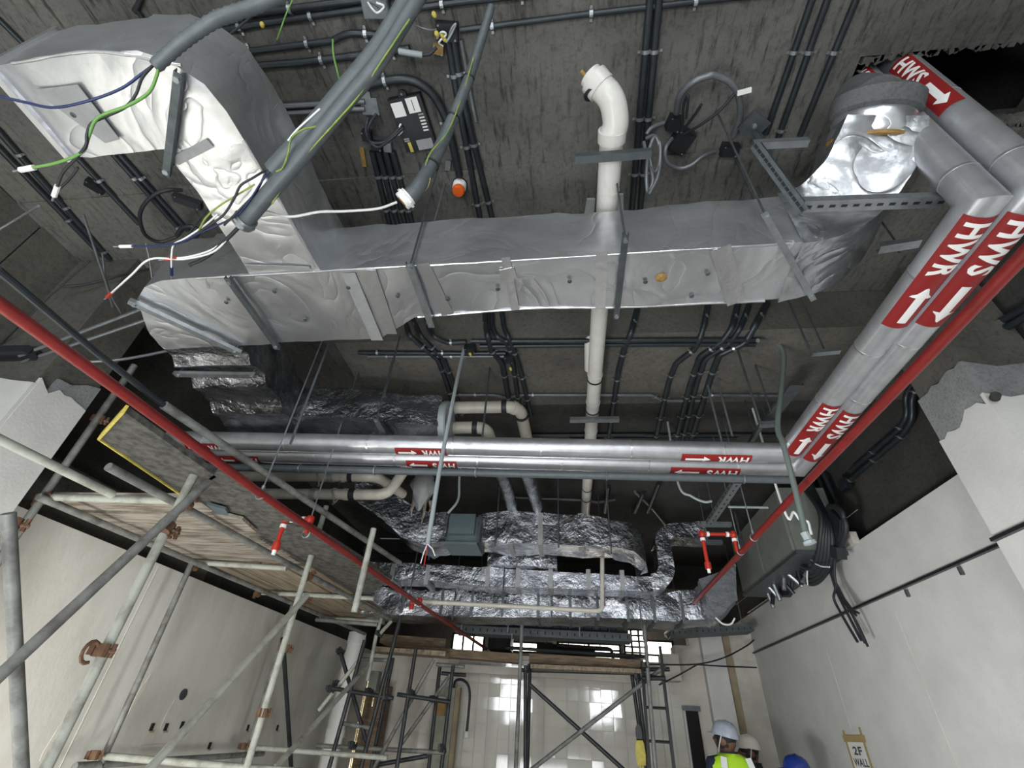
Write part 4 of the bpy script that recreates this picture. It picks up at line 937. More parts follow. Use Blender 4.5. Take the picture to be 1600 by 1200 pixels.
# black driver unit with white labels
p = aH(643, 192, 2.6); R = Matrix.Rotation(.215, 3, 'Z'); zb = ZC-.035
cs = [aH(*q, 2.56) for q in ((608, 157), (658, 146), (680, 230), (633, 238))]
w_ = ((cs[1]-cs[0]).length+(cs[2]-cs[3]).length)/2; l_ = ((cs[3]-cs[0]).length+(cs[2]-cs[1]).length)/2
ex = (cs[1]-cs[0]+cs[2]-cs[3]).normalized(); ey = (cs[3]-cs[0]+cs[2]-cs[1]); ey = (ey-ex*ey.dot(ex)).normalized(); R = Matrix((ex, ey, ex.cross(ey))).transposed()
c = sum(cs, V((0, 0, 0)))/4; c.z = ZC-.022
drv = thing('lighting_driver', c, 'flat black driver unit with white and yellow labels fixed to the slab', 'driver')
MB().box(c, (w_, l_, .04), R).build('case', 'black', drv)
loc_ = lambda a, b, z=0: c+R @ V((a*w_/2, b*l_/2, 0))-V((0, 0, .0215+z))
MB().lathe(loc_(-.05, -1.08)+V((0, 0, .01)), (0, 0, 1), [(0, 0), (.022, 0), (.022, .012), (0, .012)], 14).build('fixing_ear', 'black', drv)
MB().lathe(loc_(-.05, -1.1)+V((0, 0, .009)), (0, 0, -1), [(0, 0), (.007, 0), (.005, .004), (0, .004)], 8).build('screw', 'steel', drv)
for a, b, x, y, mt in ((-.52, -.62, .36, .26, 'white'), (.42, -.68, .36, .27, 'white'), (.35, .80, .5, .2, 'dull_tape'), (-.62, .82, .1, .2, 'yellow')):
    MB().box(loc_(a, b), (x*w_, y*l_, .002), R).build('label_plate', mt, drv)
MB().box(loc_(.42, -.68, .0016), (.02*w_, .2*l_, .001), R).build('label_rule', 'ink', drv)
for i in range(6): MB().box(loc_(.70, -.32+.12*i), (.16*w_, .028*l_, .002), R).build('terminal_mark', 'paper' if i else 'dull_tape', drv)
for i in range(2): MB().box(loc_(-.70, .48+.08*i), (.16*w_, .025*l_, .002), R).build('terminal_mark', 'dull_tape', drv)
for i in range(2): MB().tube(spline([loc_(-1.1, .1+.16*i), loc_(-.85, .0+.16*i, .015), loc_(-.75, -.08+.2*i, .01), loc_(-.72, -.1+.2*i, -.004)], 4), .006, 6).build('terminal_wire', 'white', drv)
# orange capped detector
p = aH(719, 286, 2.6); det = thing('smoke_detector', p, 'round white detector base with a bright orange dust cap', 'detector')
MB().lathe((p.x, p.y, ZC), (0, 0, -1), [(0, 0), (.045, 0), (.045, .02), (.0, .02)], 24).build('base', 'black', det, smooth=40)
MB().lathe((p.x, p.y, ZC-.02), (0, 0, -1), [(0, 0), (.041, 0), (.040, .035), (.034, .05), (0, .05)], 24).build('head', 'white', det, smooth=40)
MB().lathe((p.x, p.y, ZC-.068), (0, 0, -1), [(0, 0), (.036, 0), (.036, .022), (.031, .03), (0, .031)], 24).build('dust_cap', 'orange', det, smooth=40)
tag(MB().box(aH(700, 258, 2.59), (.03, .06, .02), Matrix.Rotation(.3, 3, 'Z')).build('metal_clip', 'steel'), 'small steel clip on the slab above the orange-capped detector', 'clip')
# wires and yellow caps at the junction box
for i, (pts, mt, lb) in enumerate(((((683, 60, 2.55), (690, 50, 2.5), (697, 54, 2.5), (686, 66, 2.5), (692, 72, 2.52)), 'whitewire', 'curl of white wire under the yellow-capped junction box'),
    (((700, 62, 2.53), (706, 44, 2.5), (712, 38, 2.5), (704, 56, 2.5), (697, 66, 2.5)), 'greycable', 'second curl of pale wire at the yellow-capped junction box'),
    (((575, 4, 2.54), (582, 14, 2.5), (590, 20, 2.5), (600, 10, 2.5), (588, 4, 2.5)), 'whitewire', 'curl of white wire hanging from the open metal box'),
    (((650, 40, 2.55), (660, 44, 2.53), (672, 47, 2.53), (682, 46, 2.54)), 'conduit_light', 'thin grey wire entering the yellow-capped junction box'))): cable(pts, .0045, lb, mt, 'wire', 'wire')
for i, (px, py) in enumerate(((681, 50), (690, 53), (677, 20), (693, 58), (797, 574), (734, 551), (409, 36))):
    p = aH(px, py, 2.52 if py < 400 else 2.2); MB().lathe(p, (.4, .3, -1), [(0, 0), (.008, 0), (.011, .012), (.007, .028), (0, .03)], 8).build('wire_cap', 'yellow', (jb1, jb1, jb1, jb1, jb3, jb2, cd2)[i])
# pale fitting with tail
conduit([(623, 80, 2.5), (640, 83, 2.5), (660, 86, 2.5)], 9, 'pale grey stub conduit with a green tail near the rust-brown box', 'greycable', clips=0)
cable([(660, 86, 2.5), (672, 84, 2.5), (682, 74, 2.52)], .008, 'short black cable from the pale stub to the rust-brown box')

# grey flexible hoses hanging towards the eye, with their wires
def hose(pts, wpx0, wpx1, label, matn='flex', ribs=True, fit=None, name='flexible_conduit'):
    P_ = spline([aH(x, y, h) for x, y, h in pts], 10); n = len(P_)
    r0, r1 = rpx(P_[0], wpx0), rpx(P_[-1], wpx1)
    rs = [r0+(r1-r0)*i/(n-1) for i in range(n)]
    t = thing(name, P_[-1], label, 'conduit', 'grey flexible conduits hanging loose')
    if ribs:
        Q = []; L = plen(P_); m = int(L/.0085); rr_ = []
        for i in range(m+1):
            p, d = along(P_, L*i/m); k = i/m; Q.append(p); rr_.append((r0+(r1-r0)*k)*(1.0 if i % 2 else .87))
        MB().tube(Q, rr_, 12).build('hose', matn, t, smooth=70)
    else: MB().tube(P_, rs, 14).build('hose', matn, t, smooth=60)
    e, d = P_[-1], (P_[-1]-P_[-2]).normalized()
    MB().tube([e-d*.002, e+d*.0015], r1*.86, 12).build('open_end', 'black', t)
    return t, P_, r1, d
hose([(480, -30, 1.36), (401, 8, 1.32), (337, 31, 1.27), (287, 64, 1.24), (243, 103, 1.2)], 24, 21, 'ribbed grey hose at the upper left with blue, black and green wires')
hose([(660, -30, 1.75), (632, 8, 1.7), (590, 75, 1.62), (545, 130, 1.55), (490, 195, 1.48), (425, 266, 1.4)], 28, 26, 'upper of two long grey hoses crossing the branch duct', ribs=False)
t, P_, r1, d = hose([(670, -30, 1.72), (640, 20, 1.66), (590, 100, 1.56), (540, 160, 1.5), (470, 245, 1.41), (400, 325, 1.34), (382, 346, 1.33)], 22, 26, 'lower of two long grey hoses, with a steel end fitting over the branch duct', ribs=False)
e = P_[-1]; MB().tube([e-d*.02, e+d*.012], r1*1.25, 14).build('end_fitting', 'steel', t, smooth=40); MB().tube([e-d*.008, e+d*.002], r1*1.4, 6).build('lock_nut', 'steel', t)
t, P_, r1, d = hose([(768, 10, 2.3), (752, 62, 2.2), (728, 135, 2.05), (690, 225, 1.85), (655, 290, 1.65), (632, 312, 1.6)], 12, 26, 'tapering grey hose with a brass-lined white fitting above the main duct', ribs=False)
e = P_[-1]; MB().tube([e-d*.022, e+d*.012], r1*1.12, 14).build('end_fitting', 'white', t, smooth=40); MB().tube([e-d*.012, e-d*.004], r1*1.35, 8).build('lock_nut', 'white', t); MB().tube([e+d*.0125, e+d*.0135], r1*.7, 12).build('opening', 'brass', t)
for s in (.33, .52, .78): 
    p, dd = along(P_, plen(P_)*s); MB().tube([p-dd*.003, p+dd*.003], r1*1.06*(.5+.6*s), 12).build('cable_tie', 'rubber', t)
def wire(pts, r, label, matn, tipm=None, grp=None):
    P_ = spline([aH(x, y, h) for x, y, h in pts], 7)
    o = tag(MB().tube(P_, r, 8).build('wire', matn, smooth=60), label, 'wire', grp)
    if tipm:
        e, d = P_[-1], (P_[-1]-P_[-3]).normalized(); MB().tube([e-d*.015, e+d*.028], r*1.9, 8).build('tape_sleeve', tipm, o); MB().tube([e+d*.028, e+d*.05], r*.8, 6).build('bare_end', 'steel', o)
    return o
wire([(240, 102, 1.21), (222, 115, 1.18), (190, 138, 1.15), (140, 157, 1.12), (85, 168, 1.1), (40, 160, 1.1), (-15, 147, 1.1)], .0032, 'blue wire arching left from the ribbed hose', 'blue')
wire([(238, 103, 1.2), (222, 122, 1.17), (212, 148, 1.14), (195, 168, 1.12), (165, 182, 1.1), (143, 193, 1.08), (136, 210, 1.06), (134, 228, 1.05), (118, 248, 1.05), (98, 270, 1.05), (88, 296, 1.05)], .0034, 'black wire from the ribbed hose, ending in a taped tip', 'rubber', 'paper')
wire([(247, 103, 1.2), (245, 118, 1.18), (232, 145, 1.15), (200, 165, 1.12), (165, 178, 1.1), (148, 190, 1.08), (138, 215, 1.06), (128, 238, 1.05), (90, 254, 1.05), (46, 263, 1.05)], .0036, 'green wire from the ribbed hose, ending in a long taped sleeve', 'green', 'paper')
wire([(530, 170, 1.5), (500, 195, 1.45), (475, 202, 1.42), (456, 215, 1.4), (450, 240, 1.38), (442, 262, 1.37), (432, 268, 1.37)], .0032, 'yellow-green wire curling off the upper long hose', 'yellowgreen')
wire([(500, 170, 1.48), (478, 190, 1.46), (462, 205, 1.44), (450, 220, 1.42)], .003, 'short white wire lying on the upper long hose', 'whitewire')
wire([(640, 30, 1.62), (600, 90, 1.55), (560, 150, 1.5), (530, 185, 1.46), (480, 240, 1.4), (450, 280, 1.37), (425, 318, 1.34)], .003, 'green wire laid along the lower long hose', 'yellowgreen')
wire([(415, 266, 1.4), (395, 278, 1.36), (376, 290, 1.34), (366, 310, 1.32), (350, 335, 1.3), (330, 350, 1.28), (306, 366, 1.27)], .0038, 'black wire leaving the open end of the upper long hose', 'rubber')
wire([(422, 268, 1.39), (408, 285, 1.36), (392, 310, 1.33), (372, 335, 1.31), (340, 352, 1.29), (310, 365, 1.27), (270, 382, 1.26), (200, 385, 1.25)], .003, 'blue wire leaving the upper long hose, ending in a pale taped tip', 'blue', 'paper')
wire([(398, 288, 1.36), (370, 305, 1.33), (345, 320, 1.31), (322, 340, 1.29), (309, 364, 1.28)], .003, 'yellow-green wire bowed above the loose cable ends', 'yellowgreen')
wire([(415, 270, 1.38), (400, 300, 1.35), (372, 330, 1.31), (350, 352, 1.29)], .0034, 'black wire beside the blue one over the branch duct', 'rubber')
wire([(376, 352, 1.33), (355, 374, 1.31), (330, 395, 1.29), (285, 405, 1.28), (235, 405, 1.27), (205, 430, 1.26), (172, 460, 1.26)], .0036, 'white wire with a red tip, curving down past the rounded duct elbow', 'whitewire', 'bright_red')
wire([(366, 362, 1.32), (335, 388, 1.3), (300, 400, 1.29), (270, 404, 1.28)], .0034, 'white wire with a red tip just above the rounded elbow', 'whitewire', 'bright_red')
wire([(378, 350, 1.33), (352, 376, 1.31), (322, 402, 1.29), (296, 414, 1.28)], .0065, 'thick black cable out of the steel end fitting', 'rubber')
wire([(340, 335, 1.3), (320, 352, 1.29), (290, 372, 1.27), (272, 382, 1.27), (268, 400, 1.26), (268, 422, 1.26)], .003, 'white wire with a blue tip hanging in front of the rounded elbow', 'whitewire', 'blue')
wire([(620, 316, 1.6), (590, 326, 1.55), (540, 330, 1.5), (500, 331, 1.46), (462, 338, 1.42), (440, 337, 1.4), (415, 330, 1.36), (392, 326, 1.34)], .0048, 'white cable strung from the brass-lined fitting to the steel end fitting', 'whitewire')
wire([(740, 90, 2.1), (722, 150, 2.0), (700, 205, 1.85), (672, 240, 1.75), (662, 270, 1.7)], .003, 'yellow-green wire clinging to the tapering hose', 'yellowgreen')
wire([(672, 278, 1.68), (668, 292, 1.66), (655, 305, 1.64), (645, 308, 1.63)], .003, 'short yellow wire tail by the brass-lined fitting', 'yellow')
wire([(460, -6, 2.4), (448, 20, 2.35), (440, 42, 2.3), (433, 62, 2.3)], .003, 'thin green wire hanging at the upper edge right of the ribbed hose', 'green')
wire([(520, 62, 2.5), (521, 85, 2.45), (528, 115, 2.4), (532, 130, 2.3)], .005, 'green cable dropping from the kinked conduit to the twin hoses', 'green')
# black loops
def loop(pts, r, label, matn='rubber'):
    return tag(MB().tube(spline([aH(x, y, h) for x, y, h in pts], 7), r, 10).build('cable_loop', matn, smooth=60), label, 'cable')
loop([(1057, 176, 2.55), (1062, 152, 2.5), (1080, 130, 2.47), (1105, 119, 2.46), (1118, 118, 2.46), (1140, 128, 2.46), (1154, 150, 2.47), (1156, 180, 2.5), (1146, 212, 2.55)], .016, 'tall arch of thick grey-black cable on the slab', 'conduit_light')
loop([(1037, 192, 2.55), (1018, 200, 2.52), (1010, 210, 2.5)], .011, 'short bent grey cable from the small black box to the conduit pair', 'conduit_light')
loop([(1050, 216, 2.55), (1040, 232, 2.5), (1042, 252, 2.48), (1060, 263, 2.48), (1080, 258, 2.48), (1098, 244, 2.5), (1118, 236, 2.55)], .011, 'low sagging grey cable between the two black boxes', 'conduit_light')
for i, pts in enumerate((((1006, 222, 2.4), (1012, 250, 2.3), (1020, 280, 2.2), (1012, 300, 2.15), (1010, 270, 2.2), (1014, 235, 2.3), (1024, 214, 2.35), (1032, 240, 2.3), (1028, 275, 2.2), (1014, 304, 2.12)), ((1010, 216, 2.4), (1022, 212, 2.38), (1031, 225, 2.33), (1030, 258, 2.25), (1020, 268, 2.25), (1014, 240, 2.3)))):
    loop(pts, .009, 'coil of grey cable hanging beside the white soil pipe, ' + ('outer turn', 'inner turn')[i], 'conduit_light')
for i, pts in enumerate((((1068, 210, 2.5), (1095, 195, 2.45), (1125, 172, 2.42), (1148, 146, 2.42)), ((1070, 200, 2.5), (1085, 180, 2.45), (1096, 163, 2.42)), ((1066, 205, 2.5), (1068, 165, 2.45), (1075, 150, 2.42), (1072, 185, 2.45)))):
    loop(pts, .007, 'black lead fanning out of the box under the arch, ' + ('longest, reaching the arch', 'middle one', 'doubled-back one')[i])
tag(MB().bar(aH(1152, 146, 2.44), aH(1174, 140, 2.44), .02, .012).build('tape_tag', 'white'), 'small white tag on the tall cable arch', 'tag')
loop([(285, 297, 2.5), (262, 297, 2.45), (240, 305, 2.42), (222, 325, 2.4), (219, 345, 2.4), (228, 368, 2.42), (250, 378, 2.45), (276, 370, 2.5)], .011, 'black cable loop left of the branch duct')
loop([(277, 368, 2.45), (285, 356, 2.45), (300, 354, 2.45), (310, 362, 2.45), (300, 375, 2.45), (284, 376, 2.45)], .014, 'tight black coil at the foot of the branch duct')
# thin grey poles and lines slanting at the left
loop([(130, 335, 1.9), (140, 365, 1.9), (155, 410, 1.9), (172, 458, 1.9), (190, 490, 1.9)], .006, 'thin grey rod slanting down left of the rounded elbow', 'conduit_light')
loop([(160, 395, 2.2), (165, 440, 2.15), (176, 480, 2.1)], .006, 'shorter grey rod beside the slanting one', 'conduit_light')
loop([(228, 380, 2.0), (234, 410, 1.95), (240, 450, 1.9)], .005, 'thin grey rod close to the rounded elbow', 'conduit_light')
loop([(60, 322, 1.08), (30, 340, 1.3), (-10, 364, 1.3)], .0035, 'thin grey string leaving the taped wire tip at the left', 'conduit_light')
loop([(122, 262, 1.2), (110, 278, 1.2), (90, 298, 1.2)], .0035, 'thin black lead joined to the taped wire tip', 'rubber')
def stretch(a, b, r, label, sag=0.0):
    p, q = aX(*a, -3.28), aH(*b, 1.95); pts = [p.lerp(q, k/8)-V((0, 0, sag*math.sin(k/8*math.pi))) for k in range(9)]
    return tag(MB().tube(pts, r, 8).build('stretched_cable', 'conduit_light', smooth=60), label, 'cable')
stretch((30, 556), (250, 472), .011, 'upper grey cable stretched from the rounded elbow to the left wall')
stretch((34, 566), (250, 492), .011, 'middle grey cable stretched from the rounded elbow to the left wall')
stretch((34, 545), (262, 548), .010, 'lowest grey cable sagging from the rounded elbow to the left wall', .1)
pk_ = aX(30, 556, -3.3); tk = thing('cable_fitting', pk_, 'dark knot of fittings where the stretched cables reach the left wall', 'fitting')
for i in range(4): MB().box(pk_+V((-.03, (i-1.5)*.035, .02*(i % 2))), (.3, .03, .05), Matrix.Rotation(.3*i, 3, 'X')).build('fitting_block', 'rubber', tk)
loop([(140, 408, 2.2), (70, 470, 2.0), (-5, 545, 1.75)], .005, 'thin black line running down the left beam', 'rubber')
loop([(92, 447, 2.2), (130, 445, 2.25), (190, 430, 2.35), (235, 420, 2.3)], .008, 'dark cable strung level at the left beam', 'rubber')

# perforated struts by the riser
strut(aH(1182, 228, 2.05), aH(1258, 332, 1.72), .04, .04, 'long perforated strut slanting down to the foot of the riser', holes=14, matn='dark_steel', side=1)
q0, q1 = aH(1252, 320, 1.74), aH(1476, 312, 1.76)
strut(q0, q1, .05, .032, 'level perforated strut in front of the round riser', 'steel', holes=12, side=1)
strut(aH(1176, 226, 2.08), aH(1262, 222, 2.08), .03, .03, 'short upper strut joining the slanting one to the riser', 'steel', holes=0)
p = aH(1178, 196, 2.5); t = thing('anchor_plate', p, 'dark steel anchor plate with a bolt above the slanting strut', 'bracket')
MB().box(p, (.12, .1, .012), Matrix.Rotation(.6, 3, 'Z')).build('plate', 'dark_steel', t); MB().box(p+V((.03, .04, -.09)), (.05, .02, .2), Matrix.Rotation(.6, 3, 'Z')).build('web', 'dark_steel', t)
MB().lathe(p-V((.0, .0, .006)), (0, 0, -1), [(0, 0), (.014, 0), (.012, .012), (0, .014)], 6).build('bolt', 'steel', t)
strut(aH(1372, 388, 1.9), aH(1436, 378, 1.9), .045, .03, 'short channel stub behind the pipe marked HWR', 'steel')
strut(aH(1268, 552, 1.9), aH(1312, 548, 1.9), .035, .025, 'small channel stub on a rod left of the HWR pipe, upper', 'steel')
strut(aH(1185, 664, 1.95), aH(1214, 662, 1.95), .05, .03, 'steel channel stub above the corner of the hot water pipes', 'steel')
strut(aH(1188, 666, 1.95), aH(1172, 692, 1.9), .03, .03, 'short slanting strut below that channel stub', 'dark_steel')
strut(aH(1202, 655, 2.0), aH(1245, 600, 2.0), .09, .02, 'dark perforated tray piece left of the hot water pipes', 'dark_steel', name='cable_tray', cat='tray')
strut(aH(1152, 752, 1.6), aH(1108, 818, 1.55), .06, .04, 'broad perforated strut hanging behind the pipe corner', 'steel', holes=10, side=1)
q = aY(1095, 819, 4.2); q2 = aY(1142, 819, 4.2); strut(q, (q2.x, q2.y, q.z), .05, .035, 'short level strut above the upturned red drop', 'steel')
q = aY(1085, 847, 4.6); q2 = aY(1128, 847, 4.6); strut(q, (q2.x, q2.y, q.z), .05, .035, 'short level strut inside the upturned red drop', 'dark_steel')
# plain hanger rods seen against the slab
for i, (top, bot, h0, lb) in enumerate((((1148, 245), (1190, 330), 2.6, 'thin hanger rod beside the slanting perforated strut'), ((1229, 464), (1270, 553), 2.25, 'thin hanger rod left of the HWR pipe'), ((1152, 545), (1186, 660), 2.25, 'dark hanger rod above the pipe corner'),
    ((1180, 570), (1206, 640), 2.25, 'faint hanger rod second above the pipe corner'), ((1104, 595), (1136, 700), 2.25, 'pale hanger rod reaching the cross pipes'), ((1120, 590), (1140, 690), 2.25, 'dark hanger rod beside the pale one'),
    ((625, 525), (600, 620), 2.25, 'hanger rod above the end run of the duct, left'), ((695, 285), (655, 380), 2.6, 'bright hanger rod in front of the main duct'), ((765, 575), (754, 685), 2.25, 'hanger rod over the cross pipes beside the bent cream pipe'),
    ((540, 470), (440, 680), 2.2, 'long thin rod left of the end run'), ((1395, 380), (1375, 345), 2.6, 'short rod between the riser and the pipe marked HWR'), ((1148, 800), (1176, 838), 2.25, 'thin rod in front of the big grey-green enclosure'))):
    a = aH(*top, h0); b = aX(*bot, a.x) if abs(a.x) > .55 else aY(*bot, a.y)
    tag(MB().tube([a, V((a.x, a.y, min(b.z, a.z-.1)))], max(.003, rpx(a, 3.2)), 6).build('hanger_rod', 'steel' if 'bright' in lb or 'pale' in lb else 'dark_steel'), lb, 'rod')
# long white cables hanging free
def hang(pts, wpx, label, matn, up_to=None):
    P_ = [aY(x, y, Y) for x, y, Y in pts]
    if up_to: P_ = [V((P_[0].x, P_[0].y, up_to))]+P_
    r = rpx(P_[len(P_)//2], wpx); t = thing('hanging_cable', P_[0], label, 'cable')
    MB().tube(spline(P_, 8), r, 8).build('sheath', matn, t, smooth=60); return t, P_
t, P_ = hang([(728, 533, 2.55), (715, 590, 2.5), (700, 665, 2.45), (686, 740, 2.42), (674, 815, 2.4), (668, 850, 2.4)], 7, 'long pale cable hanging from the beam, its end split into bare wires', 'greycable')
e = P_[-1]
for dx, dz, mt in ((-.02, -.1, 'whitewire'), (.02, -.08, 'blue'), (.05, -.06, 'whitewire'), (.0, -.11, 'bright_red')): MB().tube([e, e+V((dx*.6, 0, dz*.4)), e+V((dx, 0, dz))], .003, 6).build('split_wire', mt, t)
t, P_ = hang([(1184, 532, 2.5), (1210, 534, 2.6), (1224, 552, 2.6), (1222, 600, 2.6), (1215, 665, 2.55), (1224, 695, 2.5), (1240, 755, 2.5), (1252, 805, 2.5), (1260, 838, 2.5)], 8, 'grey-green cable drooping past the corner of the hot water pipes', 'droop')
e = P_[-1]; MB().lathe(e, (.2, 0, -1), [(0, -.02), (.02, -.02), (.02, .02), (.03, .025), (.03, .04), (0, .045)], 10).build('end_fitting', 'greycable', t)
for pts, lb in ((((1060, 756, 3.6), (1080, 775, 3.6), (1100, 784, 3.6), (1112, 783, 3.6)), 'short pale cable end poking out under the pipe corner'), (((1225, 797, 3.4), (1240, 800, 3.4), (1250, 812, 3.4), (1262, 815, 3.4), (1266, 828, 3.4), (1268, 835, 3.4)), 'thin white wire curling beside the grey enclosure'), (((1138, 792, 3.8), (1200, 793, 3.8)), 'thin level line above the grey enclosure'), (((718, 745, 4.0), (716, 780, 4.0), (700, 802, 4.0)), 'thin pale cable hanging behind the grey pipe')):
    hang(pts, 4, lb, 'whitewire' if 'white' in lb else 'greycable', None if 'level' in lb else ZS)

# grey enclosure and black cable bundle on the right wall
t = thing('control_enclosure', (2.15, 4.9, 3.4), 'big grey-green steel enclosure high on the right wall', 'cabinet')
c1 = aX(1245, 892, 2.05)
MB().box((2.26, 5.3, 3.38), (.42, 1.6, .62)).build('body', 'boxgreen', t)
MB().box((2.04, 4.91, 3.38), (.025, .76, .57)).build('door', 'boxgreen', t); MB().box((2.04, 5.70, 3.38), (.025, .76, .57)).build('door', 'boxgreen', t)
MB().box((2.26, 5.3, 3.06), (.46, 1.64, .03)).build('rim', 'dark_steel', t)
rr = random.Random(8)
for i in range(11):
    y = 4.65+i*.13; MB().tube([(2.25+rr.uniform(-.08, .08), y, 3.06), (2.25+rr.uniform(-.08, .08), y, 2.95-rr.uniform(0, .06))], .022, 8).build('cable_gland', 'steel' if i % 3 else 'black', t)
def xloop(pts, X, r, label, matn='rubber', name='cable_loop'):
    return tag(MB().tube(spline([aX(x, y, X+dx) for x, y, dx in pts], 8), r, 10).build(name, matn, smooth=60), label, 'cable')
GB = 'black cables bundled on the right wall'
for i in range(5):
    o = i*4.5
    xloop([(1262-o*.2, 748+o, .05), (1288-o*.4, 800, .0), (1300-o, 840, -.04), (1296-o*1.3, 885, -.05), (1272-o*.8, 912-o*1.4, -.05), (1246+o*.2, 902-o*1.3, -.02), (1228+o*.4, 884-o, .0)], 2.33-.02*i, .021, 'black cable of the thick U-shaped bundle, ' + ('outermost turn', 'second turn', 'middle turn', 'fourth turn', 'innermost turn')[i])
for i in range(2):
    xloop([(1290, 800, 0), (1298+i*6, 790, -.04), (1312+i*4, 800, -.06), (1322-i*3, 820, -.06), (1318-i*2, 845, -.06), (1306, 858, -.05), (1292, 855, -.04)], 2.36, .02, 'round black cable coil beside the plaster edge, ' + ('outer ring', 'inner ring')[i])
cc_ = [aX(x, y, 2.36) for x, y in ((1300, 795), (1318, 812), (1316, 845), (1300, 856), (1291, 830))]
tag(MB().poly(cc_, (-.03, 0, 0)).build('cover_plate', 'conduit'), 'dark oval cover inside the round black coil', 'plate')
tag(MB().box(aX(1310, 863, 2.3), (.08, .1, .1), Matrix.Rotation(.5, 3, 'X')).build('cable_joint', 'rubber'), 'black taped joint above the hanging cable tails', 'joint')
for i in range(3):
    xloop([(1215+i*6, 905, 0), (1220+i*4, 925, -.04), (1230+i*2, 930, -.04), (1238, 912, -.02), (1232+i*3, 885, 0)], 2.34, .018, 'short black cable loop below the enclosure, ' + ('left', 'middle', 'right')[i] + ' of three')
xloop([(1170, 957, .08), (1200, 936, .06), (1235, 912, .04)], 2.38, .02, 'dark conduit running down the plaster edge to the loops', 'conduit', 'conduit')
xloop([(1262, 886, -.05), (1261, 900, -.06), (1262, 914, -.05)], 2.25, .006, 'white tie round the U-shaped bundle, lower', 'whitewire', 'cable_tie')
xloop([(1274, 881, -.08), (1284, 885, -.08), (1296, 886, -.07)], 2.25, .006, 'white tie round the U-shaped bundle, upper', 'whitewire', 'cable_tie')
tails = ([(1298, 868, 0), (1296, 885, 0), (1302, 908, 0), (1310, 930, 0), (1330, 970, 0), (1346, 1001, 0)], [(1302, 868, 0), (1303, 890, 0), (1306, 915, 0), (1318, 940, 0), (1330, 952, 0), (1342, 958, 0)], [(1304, 868, 0), (1304, 900, 0), (1306, 918, 0), (1303, 935, 0), (1315, 960, 0), (1340, 1003, 0)],
         [(1300, 870, 0), (1300, 895, 0), (1308, 915, 0), (1322, 945, 0), (1340, 975, 0), (1356, 1010, 0)], [(1303, 870, 0), (1302, 900, 0), (1312, 922, 0), (1334, 965, 0), (1352, 1005, 0)], [(1301, 872, 0), (1305, 905, 0), (1312, 925, 0), (1326, 945, 0), (1338, 962, 0)])
for i, pt in enumerate(tails): xloop(pt, 2.33-.012*(i % 3), .0095 if i % 2 else .011, 'black cable tail hanging over the plaster, ' + ('first, ending lowest but one', 'with a pale cut end', 'bowed to the left', 'longest, ending lowest', 'straight inner one', 'short inner one')[i])

# ================================================================== SCAFFOLDS
RT = .0215
def sc(t, name, p, q, matn='scaffold', r=RT): return MB().tube([p, q], r, 12).build(name, matn, t, smooth=50)
def coupler(t, p, d=(0, 0, 1), s=.82, matn='rust'):
    mb = MB(); d = V(d).normalized(); p = V(p)
    mb.tube([p-d*.03*s, p+d*.03*s], .034*s, 10); a = d.orthogonal().normalized()
    mb.tube([p+a*.03*s, p+a*.065*s], .012*s, 8); mb.tube([p+a*.05*s-d*.03*s, p+a*.05*s+d*.035*s], .011*s, 6); mb.box(p-a*.035*s, (.03*s, .03*s, .05*s))
    return mb.build('coupler', matn, t)
LS = thing('scaffold', (-2.5, 2.8, 0), 'tube scaffold along the left wall carrying the boarded platform', 'scaffold')
XI, XO = -2.0, -3.08
def vert(px, X, ztop_px, name='standard', matn='scaffold', lean=None):
    p = aX(*ztop_px, X); q = aX(*px, X)
    y = q.y; zt = aY(*ztop_px, y).z; return sc(LS, name, V((X, y, 0)), V((X, y, zt)), matn), V((X, y, zt))
_, s1 = vert((130, 1085), XI, (326, 722), matn='scaffold_pale')
_, s2 = vert((385, 1200), XI, (521, 791), matn='scaffold_pale')
p = aH(584, 826, 1.15); sc(LS, 'standard', (p.x, p.y, aY(547, 956, p.y).z), p, 'scaffold_pale')
p = aX(222, 565, XO); q = aX(6, 850, XO); sc(LS, 'standard', (XO, (p.y+q.y)/2, 0), (XO, (p.y+q.y)/2, 3.6), 'scaffold')
p = aX(294, 896, XO); q = aX(158, 1188, XO); yo1 = (p.y+q.y)/2; sc(LS, 'standard', (XO, yo1, 0), (XO, yo1, 2.62), 'scaffold')
p = aX(440, 1005, XO); q = aX(405, 1110, XO); yo2 = (p.y+q.y)/2; sc(LS, 'standard', (XO, yo2, 0), (XO, yo2, 2.62), 'scaffold')
d0, d1 = aX(338, 741, XI+.05), aX(0, 1055, XI+.05); sc(LS, 'brace', d0, d1+(d1-d0)*.8, 'scaffold')
d0, d1 = aX(480, 930, XI+.05), aX(235, 1200, XI+.05); sc(LS, 'brace', d0, d1+(d1-d0)*.7, 'scaffold_pale')
d0, d1 = aX(13, 802, XI), aX(34, 1200, XI); sc(LS, 'brace', d0, d1+(d1-d0)*1.2, 'scaffold')
d0, d1 = aX(442, 997, XO+.2), aX(455, 1200, XO+.2); sc(LS, 'brace', d0, d1+(d1-d0)*1., 'scaffold_dark')
d0, d1 = aX(575, 1040, -2.2), aX(430, 1200, -2.2); sc(LS, 'brace', d0, d1, 'scaffold_pale')
h0 = .93
